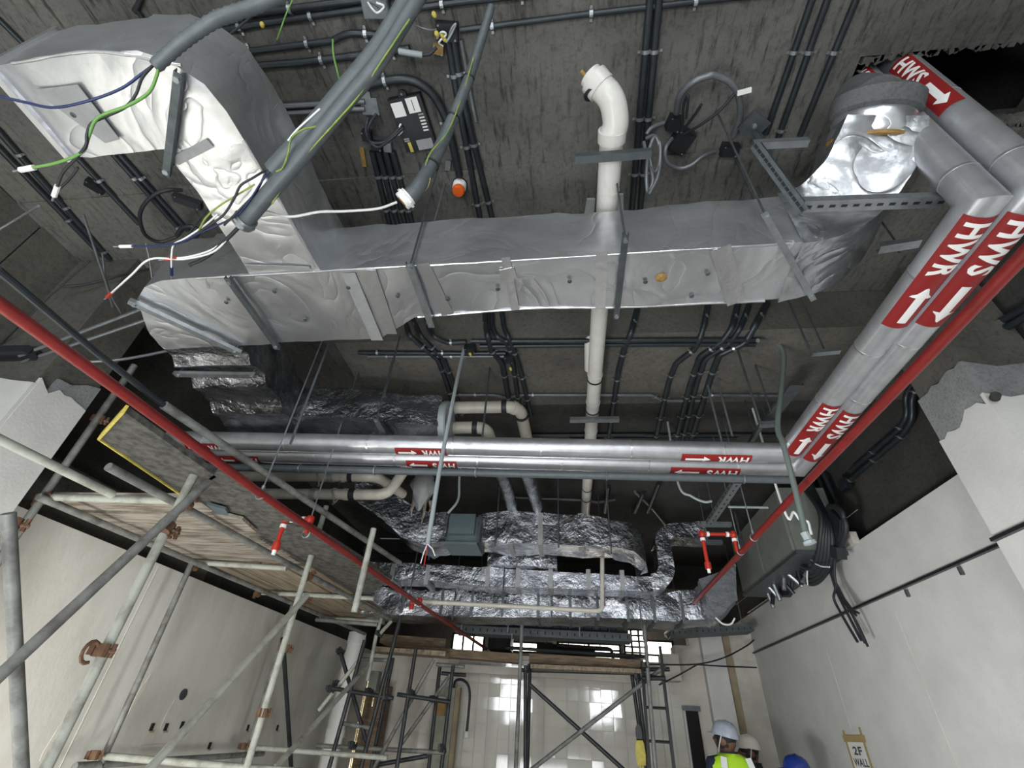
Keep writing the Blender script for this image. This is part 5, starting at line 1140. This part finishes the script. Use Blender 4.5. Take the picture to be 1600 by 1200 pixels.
for a, b, nm, mt, h in (((60, 776), (570, 990), 'ledger', 'scaffold', h0), ((169, 729), (610, 967), 'ledger', 'scaffold', h0), ((-30, 672), (176, 773), 'ledger', 'scaffold_pale', h0),
    ((256, 633), (625, 880), 'guard_rail', 'scaffold', 1.15), ((60, 776), (292, 783), 'transom', 'scaffold_pale', h0+.03), ((298, 878), (448, 888), 'transom', 'scaffold_pale', h0+.03), ((408, 926), (584, 935), 'transom', 'scaffold_pale', h0+.03), ((500, 965), (600, 971), 'transom', 'scaffold_pale', h0+.03)):
    sc(LS, nm, aH(*a, h), aH(*b, h), mt)
for py, yy, x1 in ((1182, yo1, -1.7), (1168, yo2, -1.7)):
    p = aX(150 if py > 1175 else 378, py, XO); sc(LS, 'transom', (XO-.08, yy, p.z), (x1, yy, p.z-.0), 'scaffold_pale')
zled = aX(300, 1185, XO).z; sc(LS, 'ledger', (XO, yo1-.2, zled), (XO, yo2+.3, zled), 'scaffold')
for px, py, X, d in ((262, 824, XI+.02, (0, .4, 1)), (158, 1016, XI, (0, 0, 1)), (262, 832, XI, (0, 0, 1)), (478, 938, XI+.02, (0, 0, 1)), (446, 1013, XI, (0, 0, 1)), (412, 1114, XI, (0, 0, 1)), (65, 780, XO, (0, 1, 0)), (292, 788, -2.2, (0, 1, 0)), (303, 886, XO, (0, 1, 0)), (483, 900, XI, (0, 1, 0)), (147, 1180, XO, (0, 0, 1)), (380, 1166, XO, (0, 0, 1)), (20, 818, XI-.3, (0, 0, 1)), (402, 928, XO, (0, 1, 0)), (155, 655, XO, (0, 0, 1))):
    coupler(LS, aX(px, py, X), d)
p = aX(148, 1018, XI); MB().tube([p+V((0, -.02+.035*math.cos(a), -.005+.04*math.sin(a))) for a in [k/10*5.2 for k in range(11)]], .008, 6).build('open_coupler', 'rust', LS)
tag(MB().tube([aH(-4, 421, 1.15), aH(150, 550, 1.15), aH(258, 635, 1.15)], .014, 10).build('dark_conduit', 'conduit'), 'thin dark pipe running beside the left red sprinkler pipe', 'pipe')
# platform boards
zb = CAM_Z+.985
rr = random.Random(21)
y0 = aH(200, 782, .985).y; y1 = aH(370, 880, .985).y; n = 6
for i in range(n):
    ya = y0+(y1-y0)*i/n; w_ = (y1-y0)/n
    tag(MB().box((-2.68+rr.uniform(-.03, .03), ya+w_/2, zb+.02+rr.uniform(0, .022)), (1.02, w_-.022, .038), Matrix.Rotation(rr.uniform(-.015, .015), 3, 'Z')).build('scaffold_board', 'wood'),
        'weathered board laid across the left scaffold, ' + ('nearest the eye', 'second from the near end', 'third from the near end', 'fourth from the near end', 'fifth from the near end', 'furthest of the crosswise ones')[i], 'board', 'crosswise platform boards')
for i in range(4):
    xa = -3.1+.245*i; ll = 2.6-(.3 if i == 3 else 0)
    tag(MB().box((xa+.12, y1+.1+ll/2, zb+.02+rr.uniform(0, .01)), (.22, ll, .038), Matrix.Rotation(rr.uniform(-.008, .008), 3, 'Z')).build('scaffold_board', 'wood_y'),
        'brown board laid lengthwise on the left scaffold, ' + ('against the wall', 'second from the wall', 'third from the wall', 'furthest from the wall')[i], 'board', 'lengthwise platform boards')
def flat(pxs, h, th, name, matn, label, cat): return tag(MB().poly([aH(*q, h) for q in pxs], (0, 0, th)).build(name, matn), label, cat)
q = [aH(*a, 1.0) for a in ((155, 685), (193, 643), (338, 745), (292, 778))]
t = thing('deck_panel', q[0], 'dark speckled deck panel with bright yellow edges on the left scaffold', 'panel')
MB().poly(q, (0, 0, .03)).build('sheet', 'panel', t)
def edge(a, b): return MB().bar(a+V((0, 0, .012)), b+V((0, 0, .012)), .012, .04).build('yellow_edging', 'yellow', t)
edge(q[0], q[1]); edge(q[3], q[0])
flat(((296, 772), (343, 735), (612, 905), (548, 950)), 1.0, .03, 'deck_panel', 'panel', 'long dark deck panel under the left red sprinkler pipe, without yellow edging', 'panel')
flat(((330, 800), (378, 812), (400, 832), (352, 826)), .97, .02, 'timber_offcut', 'wood', 'pale timber offcut lying beside the long dark deck panel', 'offcut')
flat(((322, 788), (352, 796), (356, 803), (342, 806)), .972, .015, 'plastic_scrap', 'damper', 'scrap of blue plastic beside the timber offcut', 'scrap')
MB().box((XL-.28, 2.8, 2.78), (.1, 3.2, .42)).build('concrete_band', 'beam', wl)

# far scaffold at the left corner
FS = thing('scaffold', (-2.4, 6.2, 0), 'tangle of dark scaffold tubes in the far left corner', 'scaffold')
def fy(a, b, Y, nm, matn='scaffold_dark', down=False, r=RT, t=None, Y2=None):
    p, q = aY(*a, Y), aY(*b, Y if Y2 is None else Y2)
    if down: q = p+(q-p)*(p.z/max(.05, p.z-q.z))
    return sc(t or FS, nm, p, q, matn, r)
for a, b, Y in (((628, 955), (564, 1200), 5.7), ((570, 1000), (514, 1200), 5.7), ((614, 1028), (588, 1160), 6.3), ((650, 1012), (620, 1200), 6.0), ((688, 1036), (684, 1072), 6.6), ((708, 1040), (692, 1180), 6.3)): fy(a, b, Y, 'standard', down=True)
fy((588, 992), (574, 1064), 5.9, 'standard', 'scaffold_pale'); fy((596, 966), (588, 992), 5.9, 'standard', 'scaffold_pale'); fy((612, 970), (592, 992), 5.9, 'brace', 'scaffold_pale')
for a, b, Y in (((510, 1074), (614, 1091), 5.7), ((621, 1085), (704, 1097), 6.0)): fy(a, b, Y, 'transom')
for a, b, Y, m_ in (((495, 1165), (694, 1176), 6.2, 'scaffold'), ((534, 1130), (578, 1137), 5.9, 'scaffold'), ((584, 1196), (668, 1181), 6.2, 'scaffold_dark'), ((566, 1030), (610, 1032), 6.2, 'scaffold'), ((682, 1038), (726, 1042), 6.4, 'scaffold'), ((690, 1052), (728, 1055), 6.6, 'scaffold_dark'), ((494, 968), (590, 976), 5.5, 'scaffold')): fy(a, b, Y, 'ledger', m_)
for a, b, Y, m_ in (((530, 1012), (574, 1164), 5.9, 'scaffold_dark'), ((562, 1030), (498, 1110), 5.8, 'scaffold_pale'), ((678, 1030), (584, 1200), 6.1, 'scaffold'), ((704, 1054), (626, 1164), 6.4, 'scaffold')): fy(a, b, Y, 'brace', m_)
for px, py, Y in ((531, 1018, 5.9), (516, 1076, 5.7), (526, 1068, 5.8), (576, 1080, 5.9), (604, 1090, 5.7), (641, 1082, 6.0), (690, 1172, 6.2), (676, 1092, 6.2), (550, 1164, 5.9), (592, 990, 5.9), (690, 1168, 6.3)): coupler(FS, aY(px, py, Y), (0, .3, 1), .9, 'scaffold_dark')
def timber(a, b, Y, hgt, dep, label, matn='wood_brown'):
    p, q = aY(*a, Y), aY(*b, Y); return tag(MB().bar(p, q, dep, hgt).build('timber_plank', matn), label, 'plank')
timber((588, 1016), (700, 1024), 6.35, .05, .3, 'brown plank end on the far left scaffold', 'wood_y')
timber((660, 1018), (812, 1030), 6.55, .09, .22, 'thick brown plank bridging from the corner scaffold to the tower')
timber((600, 1000), (700, 1008), 6.7, .10, .3, 'rough dark plank above the corner scaffold', 'wood_brown')
# scaffold tower in the middle
TW = thing('scaffold_tower', (.1, 6.3, 0), 'scaffold tower with a big cross brace before the tiled wall', 'scaffold')
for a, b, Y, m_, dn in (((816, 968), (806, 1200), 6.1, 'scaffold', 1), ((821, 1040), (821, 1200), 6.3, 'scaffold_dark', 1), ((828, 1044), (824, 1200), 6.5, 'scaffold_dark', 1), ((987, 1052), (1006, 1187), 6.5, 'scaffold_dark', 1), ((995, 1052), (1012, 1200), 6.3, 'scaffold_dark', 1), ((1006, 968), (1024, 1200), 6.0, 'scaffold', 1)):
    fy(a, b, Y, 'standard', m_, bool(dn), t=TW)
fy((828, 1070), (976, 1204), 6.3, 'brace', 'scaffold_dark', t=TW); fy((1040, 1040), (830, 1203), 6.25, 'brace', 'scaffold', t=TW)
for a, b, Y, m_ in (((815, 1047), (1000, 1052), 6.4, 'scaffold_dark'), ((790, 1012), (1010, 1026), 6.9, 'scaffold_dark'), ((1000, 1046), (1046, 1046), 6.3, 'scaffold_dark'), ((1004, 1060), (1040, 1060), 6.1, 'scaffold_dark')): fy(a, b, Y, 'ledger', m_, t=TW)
for px, py, Y in ((824, 1046, 6.3), (829, 1042, 6.5), (989, 1054, 6.5), (996, 1058, 6.3), (1008, 1040, 6.0), (1012, 1056, 6.2)): coupler(TW, aY(px, py, Y), (0, .3, 1), .9, 'scaffold_dark')
timber((828, 1030), (1004, 1041), 6.45, .10, .24, 'thick brown plank on top of the scaffold tower')
timber((830, 1042), (1000, 1050), 6.3, .04, .2, 'lower thin plank under the tower top plank', 'wood_y')
p, q = aY(705, 1043, 7.2), aY(1000, 1062, 7.2); tag(MB().bar(p, q, .05, .09).build('pale_rail', 'plaster_warm'), 'pale level rail along the head of the tiled wall', 'rail')
# ladder
LD = thing('ladder', aY(1030, 1100, 6.15), 'tall black ladder leaning on the scaffold tower', 'ladder')
l0, l1 = aY(1003, 1034, 6.2), aY(1015, 1200, 6.1); r0, r1 = aY(1031, 1010, 6.2), aY(1053, 1200, 6.1)
ext = lambda a, b: a+(b-a)*(a.z/(a.z-b.z))
lE, rE = ext(l0, l1), ext(r0, r1)
for a, b in ((l0, lE), (r0, rE)): MB().bar(a, b, .028, .05, (0, 1, 0)).build('rail', 'black', LD)
nr = 0; z = .2
while z < l0.z:
    tl, tr = (z-l0.z)/(lE.z-l0.z), (z-r0.z)/(rE.z-r0.z); MB().tube([l0.lerp(lE, tl), r0.lerp(rE, tr)], .013, 8).build('rung', 'black', LD); z += .285
# hanging gloves
p = aY(1000, 1170, 6.2); t = thing('work_gloves', p, 'yellow work gloves hung on a tower standard', 'gloves')
MB().rings([[p+V((a*w_, b*.02, z)) for a, b in ((-1, -1), (1, -1), (1.1, 1), (-.9, 1))] for z, w_ in ((.08, .03), (.03, .045), (-.05, .05), (-.11, .045), (-.13, .03))]).build('glove', 'yellow', t)
MB().rings([[p+V((a*w_, b*.02, z)) for a, b in ((-1, -1), (1, -1), (1.1, 1), (-.9, 1))] for z, w_ in ((.20, .015), (.17, .03), (.12, .035), (.07, .03))]).build('cuff', 'black', t)
for dx in (-.03, -.01, .012, .034): MB().tube([p+V((dx, 0, -.12)), p+V((dx*1.2, 0, -.165+abs(dx))), ], .011, 6).build('glove_finger', 'yellow', t)

# ================================================================== THINGS AT THE FAR END
def tray(a, b, Y, hgt, label, holes=24, matn='dark_steel'):
    p, q = aY(*a, Y), aY(*b, Y); t = thing('cable_tray', p, label, 'tray')
    MB().channel(p, q, .28, hgt, .004).build('tray', matn, t); d = (q-p)
    for k in (.12, .88):
        c = p.lerp(q, k); MB().tube([c-V((0, .13, 0)), (c.x, c.y-.13, ZS)], .006, 6).build('threaded_rod', 'dark_steel', t)
    mb = MB()
    for i in range(holes): mb.box(p+d*((i+.5)/holes)+V((0, -.142, 0)), (.05*d.length/holes*10*.25, .004, hgt*.4))
    tag(mb.build('slots', 'void', t), kind='stuff'); return t
tray((715, 985), (985, 999), 6.9, .09, 'long perforated cable tray under the furthest duct')
tray((740, 976), (980, 988), 7.2, .06, 'second cable tray behind the long perforated one', 20)
tray((1045, 992), (1172, 984), 7.0, .07, 'short perforated cable tray above the plaster pilaster', 14, 'dark_steel')
for i, (px, y0_, y1_) in enumerate(((795, 960, 988), (724, 955, 985), (905, 965, 995), (800, 990, 1008), (1003, 975, 1000))):
    p, q = aY(px, y0_, 6.7), aY(px, y1_, 6.7); tag(MB().tube([p, (p.x, p.y, q.z)], .008, 6).build('hanger_rod', 'greycable'), 'short pale rod at the far trays, ' + ('middle one', 'leftmost', 'right of the middle', 'lower one', 'by the small red drop')[i], 'rod')
def hung(o, pts):
    for x, y, z in pts: MB().tube([(x, y, z), (x, y, 4.02)], .008, 6).build('support_rod', 'rubber', o)
p = aY(884, 1019, 8.4); hung(tag(MB().box(p, (.9, .4, .16)).build('dark_duct', 'rubber'), 'dark duct box in front of the lit windows over the tiled wall', 'duct'), [(p.x-.3, 8.4, p.z), (p.x+.3, 8.4, p.z)])
p = aY(783, 1003, 8.2); hung(tag(MB().box(p, (.35, .4, .25)).build('dark_unit', 'rubber'), 'dark unit beside the leftmost lit window', 'unit'), [(p.x-.1, 8.2, p.z), (p.x+.1, 8.2, p.z)])
p, q = aY(865, 1016, 7.9), aY(985, 1026, 7.9); hung(tag(MB().tube([p, q], .03, 8).build('dark_pipe', 'rubber'), 'dark pipe crossing the lit windows, lower', 'pipe'), [p.lerp(q, .2), p.lerp(q, .9)])
p, q = aY(870, 1008, 7.9), aY(955, 1014, 7.9); hung(tag(MB().tube(fillet([p, q, q+V((0.02, 0, -.12))], .05), .025, 8).build('dark_pipe', 'rubber'), 'dark pipe crossing the lit windows, upper with a bent end', 'pipe'), [p.lerp(q, .1), p.lerp(q, .8)])
p = aY(1046, 1044, 7.35); tag(MB().box(p, (.22, .3, .3)).build('lit_block', 'plaster_warm'), 'cream block behind the ladder head', 'block')
# tall olive trunking, hose, downpipe, polished pipes in the far left corner
t = thing('trunking', aY(690, 1130, 7.1), 'tall olive-grey cable trunking with a rust-coloured box in front of the tiles', 'trunking')
a, b = aY(682, 1072, 7.3), aY(722, 1074, 7.3); c, d = aY(664, 1188, 7.3), aY(708, 1190, 7.3)
xm_ = lambda u, v: u.lerp(v, .5).x
MB().box(((a.x+b.x)/2-.02, 7.3, a.z/2), (.24, .12, a.z)).build('body', 'trunking', t); MB().box(((a.x+b.x)/2+.13, 7.32, a.z/2), (.06, .1, a.z)).build('side_channel', 'plaster_brown', t)
p = aY(689, 1107, 7.22); MB().box(p, (.12, .05, .15)).build('box', 'brass', t); p = aY(690, 1092, 7.22); MB().box(p, (.13, .05, .05)).build('upper_box', 'dull_tape', t)
t, P_ = hang([(709, 1074, 7.2), (712, 1064, 7.15), (722, 1062, 7.1), (731, 1070, 7.1), (734, 1085, 7.1), (732, 1115, 7.1), (729, 1146, 7.1)], 4, 'black hose bent like a crook beside the olive trunking', 'rubber')
MB().lathe(P_[-1]+V((0, 0, .02)), (0, 0, -1), [(0, 0), (.03, 0), (.045, .06), (.02, .07), (0, .07)], 10).build('end_fitting', 'paper', t)
t = thing('downpipe', aY(535, 1100, 7.0), 'wide white downpipe in the far left corner', 'pipe')
a, b = aY(556, 1004, 7.0), aY(522, 1165, 7.0); xx = a.x; MB().tube([(xx, 7.0, 0), (xx, 7.0, a.z+.1)], .105, 20).build('pipe', 'white', t, smooth=50)
MB().tube([(xx, 7.0, 1.45), (xx, 7.0, 1.53)], .118, 20).build('socket', 'white', t, smooth=50); MB().tube([(xx, 7.0, a.z-.02), (xx, 7.0, a.z+.12)], .118, 20).build('socket', 'white', t, smooth=50)
for i, (a, b) in enumerate((((576, 1062), (546, 1188)), ((570, 1080), (552, 1150)), ((584, 1090), (578, 1104)))):
    p, q = aY(*a, 6.95), aY(*b, 6.95); tag(MB().tube([p, (p.x, 6.95, 0 if i < 2 else q.z)], .016, 10).build('polished_pipe', 'copper', smooth=50), 'thin polished pipe glinting beside the white downpipe, ' + ('longest', 'second', 'short right one')[i], 'pipe')
p = aY(577, 1110, 7.2); tag(MB().box((p.x+.05, 7.3, 1.0), (.3, .2, 2.05)).build('brown_casing', 'wood_brown'), 'brown pipe casing behind the thin polished pipes', 'casing')
p = aY(584, 1064, 7.0); tag(MB().box(p, (.14, .12, .22)).build('dark_box', 'boxgreen'), 'small dark box on top of the brown pipe casing', 'box')
p = aY(662, 1154, 7.4); tag(MB().box(p, (.06, .04, .04)).build('tile_fixing', 'brass'), 'small brown fixing stuck on the tiles, right of the olive trunking', 'fixing') if False else None
for i, pts in enumerate((((1012, 1038, 7.0), (1085, 1038, 7.0), (1130, 1028, 7.0), (1165, 1010, 7.2), (1178, 1000, 7.3)), ((1085, 1038, 7.0), (1130, 1041, 7.1), (1182, 1043, 7.3)), ((1090, 1038, 7.0), (1060, 1055, 7.0), (1030, 1070, 6.8)))):
    hang(pts, 2.2, 'thin dark wire strung in front of the plaster pilaster, ' + ('rising to the right wall', 'level one', 'dropping to the ladder')[i], 'rubber')

# paper notice taped to the right wall
pp = [aX(x, y, XR-.002) for x, y in ((1324, 1156), (1349, 1152), (1362, 1200), (1335, 1204))]
y_a = (pp[0].y+pp[3].y)/2; y_b = (pp[1].y+pp[2].y)/2; z_t = (pp[0].z+pp[1].z)/2; z_b = (pp[2].z+pp[3].z)/2-.12
nt_ = thing('paper_notice', (XR-.004, (y_a+y_b)/2, (z_t+z_b)/2), 'paper notice framed in brown tape on the right wall', 'notice')
MB().box((XR-.004, (y_a+y_b)/2, (z_t+z_b)/2), (.002, y_a-y_b, z_t-z_b)).build('sheet', 'paper', nt_)
for dy, z0_, z1_ in ((y_a, z_b, z_t+.06), (y_b, z_b, z_t+.08)): MB().box((XR-.006, dy, (z0_+z1_)/2), (.003, .028, z1_-z0_)).build('tape_strip', 'masking', nt_)
MB().box((XR-.0065, (y_a+y_b)/2, z_t), (.003, y_a-y_b+.08, .05)).build('tape_strip', 'masking', nt_); MB().box((XR-.0065, (y_a+y_b)/2, z_b+.05), (.003, y_a-y_b+.08, .09)).build('tape_strip', 'masking', nt_)
for txt, zc, hgt, wd in (('2F', z_t-.085, .06, .5), ('WALL', z_t-.165, .055, .8)):
    vs, fs = text_tris(txt, .1); x0 = min(v.x for v in vs); x1 = max(v.x for v in vs); yy0 = min(v.y for v in vs); yy1 = max(v.y for v in vs)
    W_ = (y_a-y_b)*wd; mb = MB(); mb.v = [V((XR-.0056, (y_a+y_b)/2+W_/2-(v.x-x0)/(x1-x0)*W_, zc-hgt/2+(v.y-yy0)/(yy1-yy0)*hgt)) for v in vs]; mb.f = fs; mb.build('lettering', 'ink', nt_)
MB().box((XR-.0056, (y_a+y_b)/2, z_t-.215), (.001, (y_a-y_b)*.7, .012)).build('rule', 'ink', nt_)

# ================================================================== PEOPLE
def person(loc, hgt, face, label, helmet, vest, jacket, head_yaw=0.0, head_pitch=0.0):
    s = hgt/1.75; root = thing('person', loc, label, 'person')
    Rz = Matrix.Rotation(face, 3, 'Z')      # local: facing +Y
    J = {}; E = []; Rd = {}
    def j(n, x, y, z, r, par=None, ry=None):
        J[n] = V((x, y, z))*s; Rd[n] = (r*s, (ry or r)*s)
        if par: E.append((par, n))
    j('pelvis', 0, 0, .95, .155, None, .11); j('waist', 0, .0, 1.08, .145, 'pelvis', .105); j('chest', 0, -.01, 1.27, .17, 'waist', .12); j('upper', 0, -.015, 1.44, .15, 'chest', .10); j('neck', 0, -.01, 1.52, .058, 'upper'); j('skull', 0, .01, 1.60, .07, 'neck')
    for sg, n in ((1, 'l'), (-1, 'r')):
        j('sh'+n, sg*.18, -.015, 1.455, .072, 'upper'); j('el'+n, sg*.235, -.03, 1.13, .048, 'sh'+n); j('wr'+n, sg*.225, .06, .90, .032, 'el'+n); j('pa'+n, sg*.22, .085, .83, .036, 'wr'+n, .02)
        for k, (dx, l) in enumerate(((-.03, .07), (-.01, .085), (.01, .08), (.028, .062))):
            b = sg*.22+dx; j('f%d%s' % (k, n), b, .095, .785, .0095, 'pa'+n); j('g%d%s' % (k, n), b, .105, .785-l*.5, .0085, 'f%d%s' % (k, n)); j('h%d%s' % (k, n), b, .10, .785-l, .0075, 'g%d%s' % (k, n))
        j('t0'+n, sg*.195, .115, .83, .012, 'pa'+n); j('t1'+n, sg*.19, .135, .80, .0095, 't0'+n)
        j('hi'+n, sg*.095, 0, .88, .10, 'pelvis'); j('kn'+n, sg*.105, .01, .48, .062, 'hi'+n); j('an'+n, sg*.11, -.03, .09, .045, 'kn'+n); j('to'+n, sg*.12, .13, .045, .042, 'an'+n)
    names = list(J); me = bpy.data.meshes.new('body'); me.from_pydata([tuple(J[n]) for n in names], [(names.index(a), names.index(b)) for a, b in E], [])
    ob = bpy.data.objects.new('tmp', me); COL.objects.link(ob); md = ob.modifiers.new('s', 'SKIN'); md.use_smooth_shade = True; sb = ob.modifiers.new('u', 'SUBSURF'); sb.levels = sb.render_levels = 1
    for i, n in enumerate(names): me.skin_vertices[0].data[i].radius = Rd[n]; me.skin_vertices[0].data[i].use_root = (n == 'pelvis')
    dg = bpy.context.evaluated_depsgraph_get(); bme = bpy.data.meshes.new_from_object(ob.evaluated_get(dg)); bpy.data.objects.remove(ob)
    # head: one sculpted ball joined into the same mesh
    hv = []; hf = []; nu, nv = 28, 20; hc = V((0, .02, 1.635))*s; Rh = Matrix.Rotation(head_yaw, 3, 'Z') @ Matrix.Rotation(head_pitch, 3, 'X')
    def headpt(th, ph):
        d = V((math.sin(ph)*math.cos(th), math.sin(ph)*math.sin(th), math.cos(ph)))
        p = V((d.x*.076, d.y*.098, d.z*.118))
        if d.z < 0: p.x *= 1-.30*d.z*d.z; p.y *= 1-.15*d.z*d.z
        if d.y > 0:
            nose = math.exp(-((d.x/.16)**2+((d.z+.12)/.2)**2)); p.y += .024*nose
            for ex_ in (-.4, .4): p.y -= .010*math.exp(-(((d.x-ex_)/.18)**2+((d.z-.1)/.12)**2))
            p.y += .007*math.exp(-((d.x/.32)**2+((d.z+.48)/.07)**2))-.006*math.exp(-((d.x/.3)**2+((d.z+.55)/.03)**2)); p.y += .012*math.exp(-((d.x/.4)**2+((d.z+.88)/.16)**2)); p.y += .006*math.exp(-((d.x/.6)**2+((d.z-.28)/.08)**2))
        ear = math.exp(-(((d.y+.05)/.16)**2+((d.z+.05)/.2)**2)); p.x += (.018*ear if d.x > 0 else -.018*ear) if abs(d.x) > .7 else 0
        return p*s
    for a in range(nv+1):
        for b in range(nu): hv.append(hc+Rh @ headpt(b/nu*2*math.pi, max(.001, min(math.pi-.001, a/nv*math.pi))))
    for a in range(nv):
        for b in range(nu): hf.append((a*nu+b, (a+1)*nu+b, (a+1)*nu+(b+1) % nu, a*nu+(b+1) % nu))
    vs = [v.co.copy() for v in bme.vertices]+hv; n0 = len(bme.vertices); fs = [tuple(p.vertices) for p in bme.polygons]+[tuple(i+n0 for i in f) for f in hf]
    mesh = bpy.data.meshes.new('body'); mesh.from_pydata([tuple(Rz @ v) for v in vs], [], fs)
    for mn in ('skin', jacket, 'navy', 'black'): mesh.materials.append(M[mn])
    for p in mesh.polygons:
        c = sum((vs[i] for i in p.vertices), V((0, 0, 0)))/len(p.vertices)/s; p.use_smooth = True
        p.material_index = 0 if ((c.z > 1.5 and abs(c.x) < .1) or (abs(c.x) > .17 and c.z < .885 and c.z > .6)) else 3 if c.z < .1 else 2 if c.z < .95 else 1
    b_ = link('body', mesh, loc, root)
    # hair cap, helmet, collar
    def cap(name, matn, r, z0, th, prof):
        rings = []
        for rr_, z in prof: rings.append([Rz @ (hc+Rh @ (V((math.cos(a)*rr_*.92, math.sin(a)*rr_*1.14, z))*s)) + V(loc) for a in [k/28*2*math.pi for k in range(28)]])
        return MB().rings(rings).build(name, matn, root, smooth=60)
    cap('hair', 'hair', 1, 0, 0, [(.066, -.07), (.080, -.03), (.088, .02), (.088, .05), (.03, .07)])
    hm = cap('helmet', helmet, 1, 0, 0, [(.108, .030), (.114, .034), (.112, .046), (.106, .07), (.098, .10), (.082, .128), (.055, .148), (.022, .156), (.002, .157)])
    pk = [Rz @ (hc+Rh @ (V((math.sin(a)*.10, math.cos(a)*.125+.0+.045*max(0, math.cos(a))**2, .030-.012*max(0, math.cos(a))))*s))+V(loc) for a in [(-1+2*k/12)*1.25 for k in range(13)]]
    pi_ = [Rz @ (hc+Rh @ (V((math.sin(a)*.095, math.cos(a)*.115, .036))*s))+V(loc) for a in [(-1+2*k/12)*1.25 for k in range(13)]]
    MB().poly(pk+pi_[::-1], (0, 0, .006)).build('helmet_peak', helmet, root)
    for dx in (-.035, 0, .035): MB().tube([Rz @ (hc+Rh @ (V((dx, y, z))*s))+V(loc) for y, z in ((-.10, .085), (-.055, .142), (0, .16-abs(dx)*.3), (.055, .142), (.1, .085))], .006*s, 6).build('helmet_rib', helmet, root, smooth=60)
    MB().tube(spline([Rz @ (hc+Rh @ (V((sx*.09, .01, .03))*s if False else V((sx, y, z))*s))+V(loc) for sx, y, z in ((.092, -.0, .03), (.085, .02, -.06), (.0, .05, -.135), (-.085, .02, -.06), (-.092, 0, .03))], 5), .005*s, 6).build('chin_strap', 'paper', root)
    col = [[Rz @ (V((math.cos(a)*r*1.1, math.sin(a)*r-.012, z))*s)+V(loc) for a in [k/20*2*math.pi for k in range(20)]] for r, z in ((.085, 1.47), (.078, 1.51), (.072, 1.55), (.066, 1.55), (.07, 1.49))]
    MB().rings(col).build('collar', jacket, root, smooth=50)
    if vest:
        def sec(z, rx, ry, y0): return [Rz @ (V((math.copysign(abs(math.cos(a))**.75, math.cos(a))*rx, math.copysign(abs(math.sin(a))**.8, math.sin(a))*ry+y0, z))*s)+V(loc) for a in [k/32*2*math.pi for k in range(32)]]
        vt = MB().rings([sec(.86, .185, .15, 0), sec(1.0, .19, .15, 0), sec(1.2, .205, .155, -.005), sec(1.32, .215, .15, -.01), sec(1.44, .215, .128, -.015), sec(1.50, .17, .105, -.015), sec(1.535, .085, .09, -.012)]).build('safety_vest', 'hivis', root, smooth=60)
        for sx in (-1, 1):
            for yb in (-1, 1):
                pts = [V((sx*.115, yb*.125-.014, 1.51)), V((sx*.13, yb*.146-.012, 1.43)), V((sx*.135, yb*.166-.008, 1.3)), V((sx*.13, yb*.168-.004, 1.1)), V((sx*.13, yb*.158, .88))]
                for i in range(4): MB().bar(Rz @ (pts[i]*s)+V(loc), Rz @ (pts[i+1]*s)+V(loc), .055*s, .006, Rz @ V((0, yb, .2))).build('reflective_strip', 'reflect', vt)
        MB().rings([sec(1.06, .197, .158, 0), sec(1.115, .203, .160, 0)], cap=False).build('reflective_strip', 'reflect', vt)
    return root
q = aY(1129, 1126, 5.9); person(V((q.x, 5.9, 0)), (q.z)/1.785*1.75, .18, 'person in a lime safety vest and silver hard hat, seen from behind', 'helmet_grey', True, 'navy', head_yaw=.75, head_pitch=.22)
q = aY(1168, 1149, 6.5); person(V((q.x, 6.5, 0)), (q.z)/1.785*1.75, 1.25, 'person in a white hard hat and black jacket behind the one in the vest', 'helmet_white', False, 'blackcloth', head_yaw=.35, head_pitch=.1)
q = aY(1242, 1180, 5.6); person(V((q.x, 5.6, 0)), (q.z)/1.785*1.75, .6, 'person in a blue hard hat close to the right wall, only the hat in view', 'helmet_blue', False, 'navy', head_yaw=.5, head_pitch=.1)
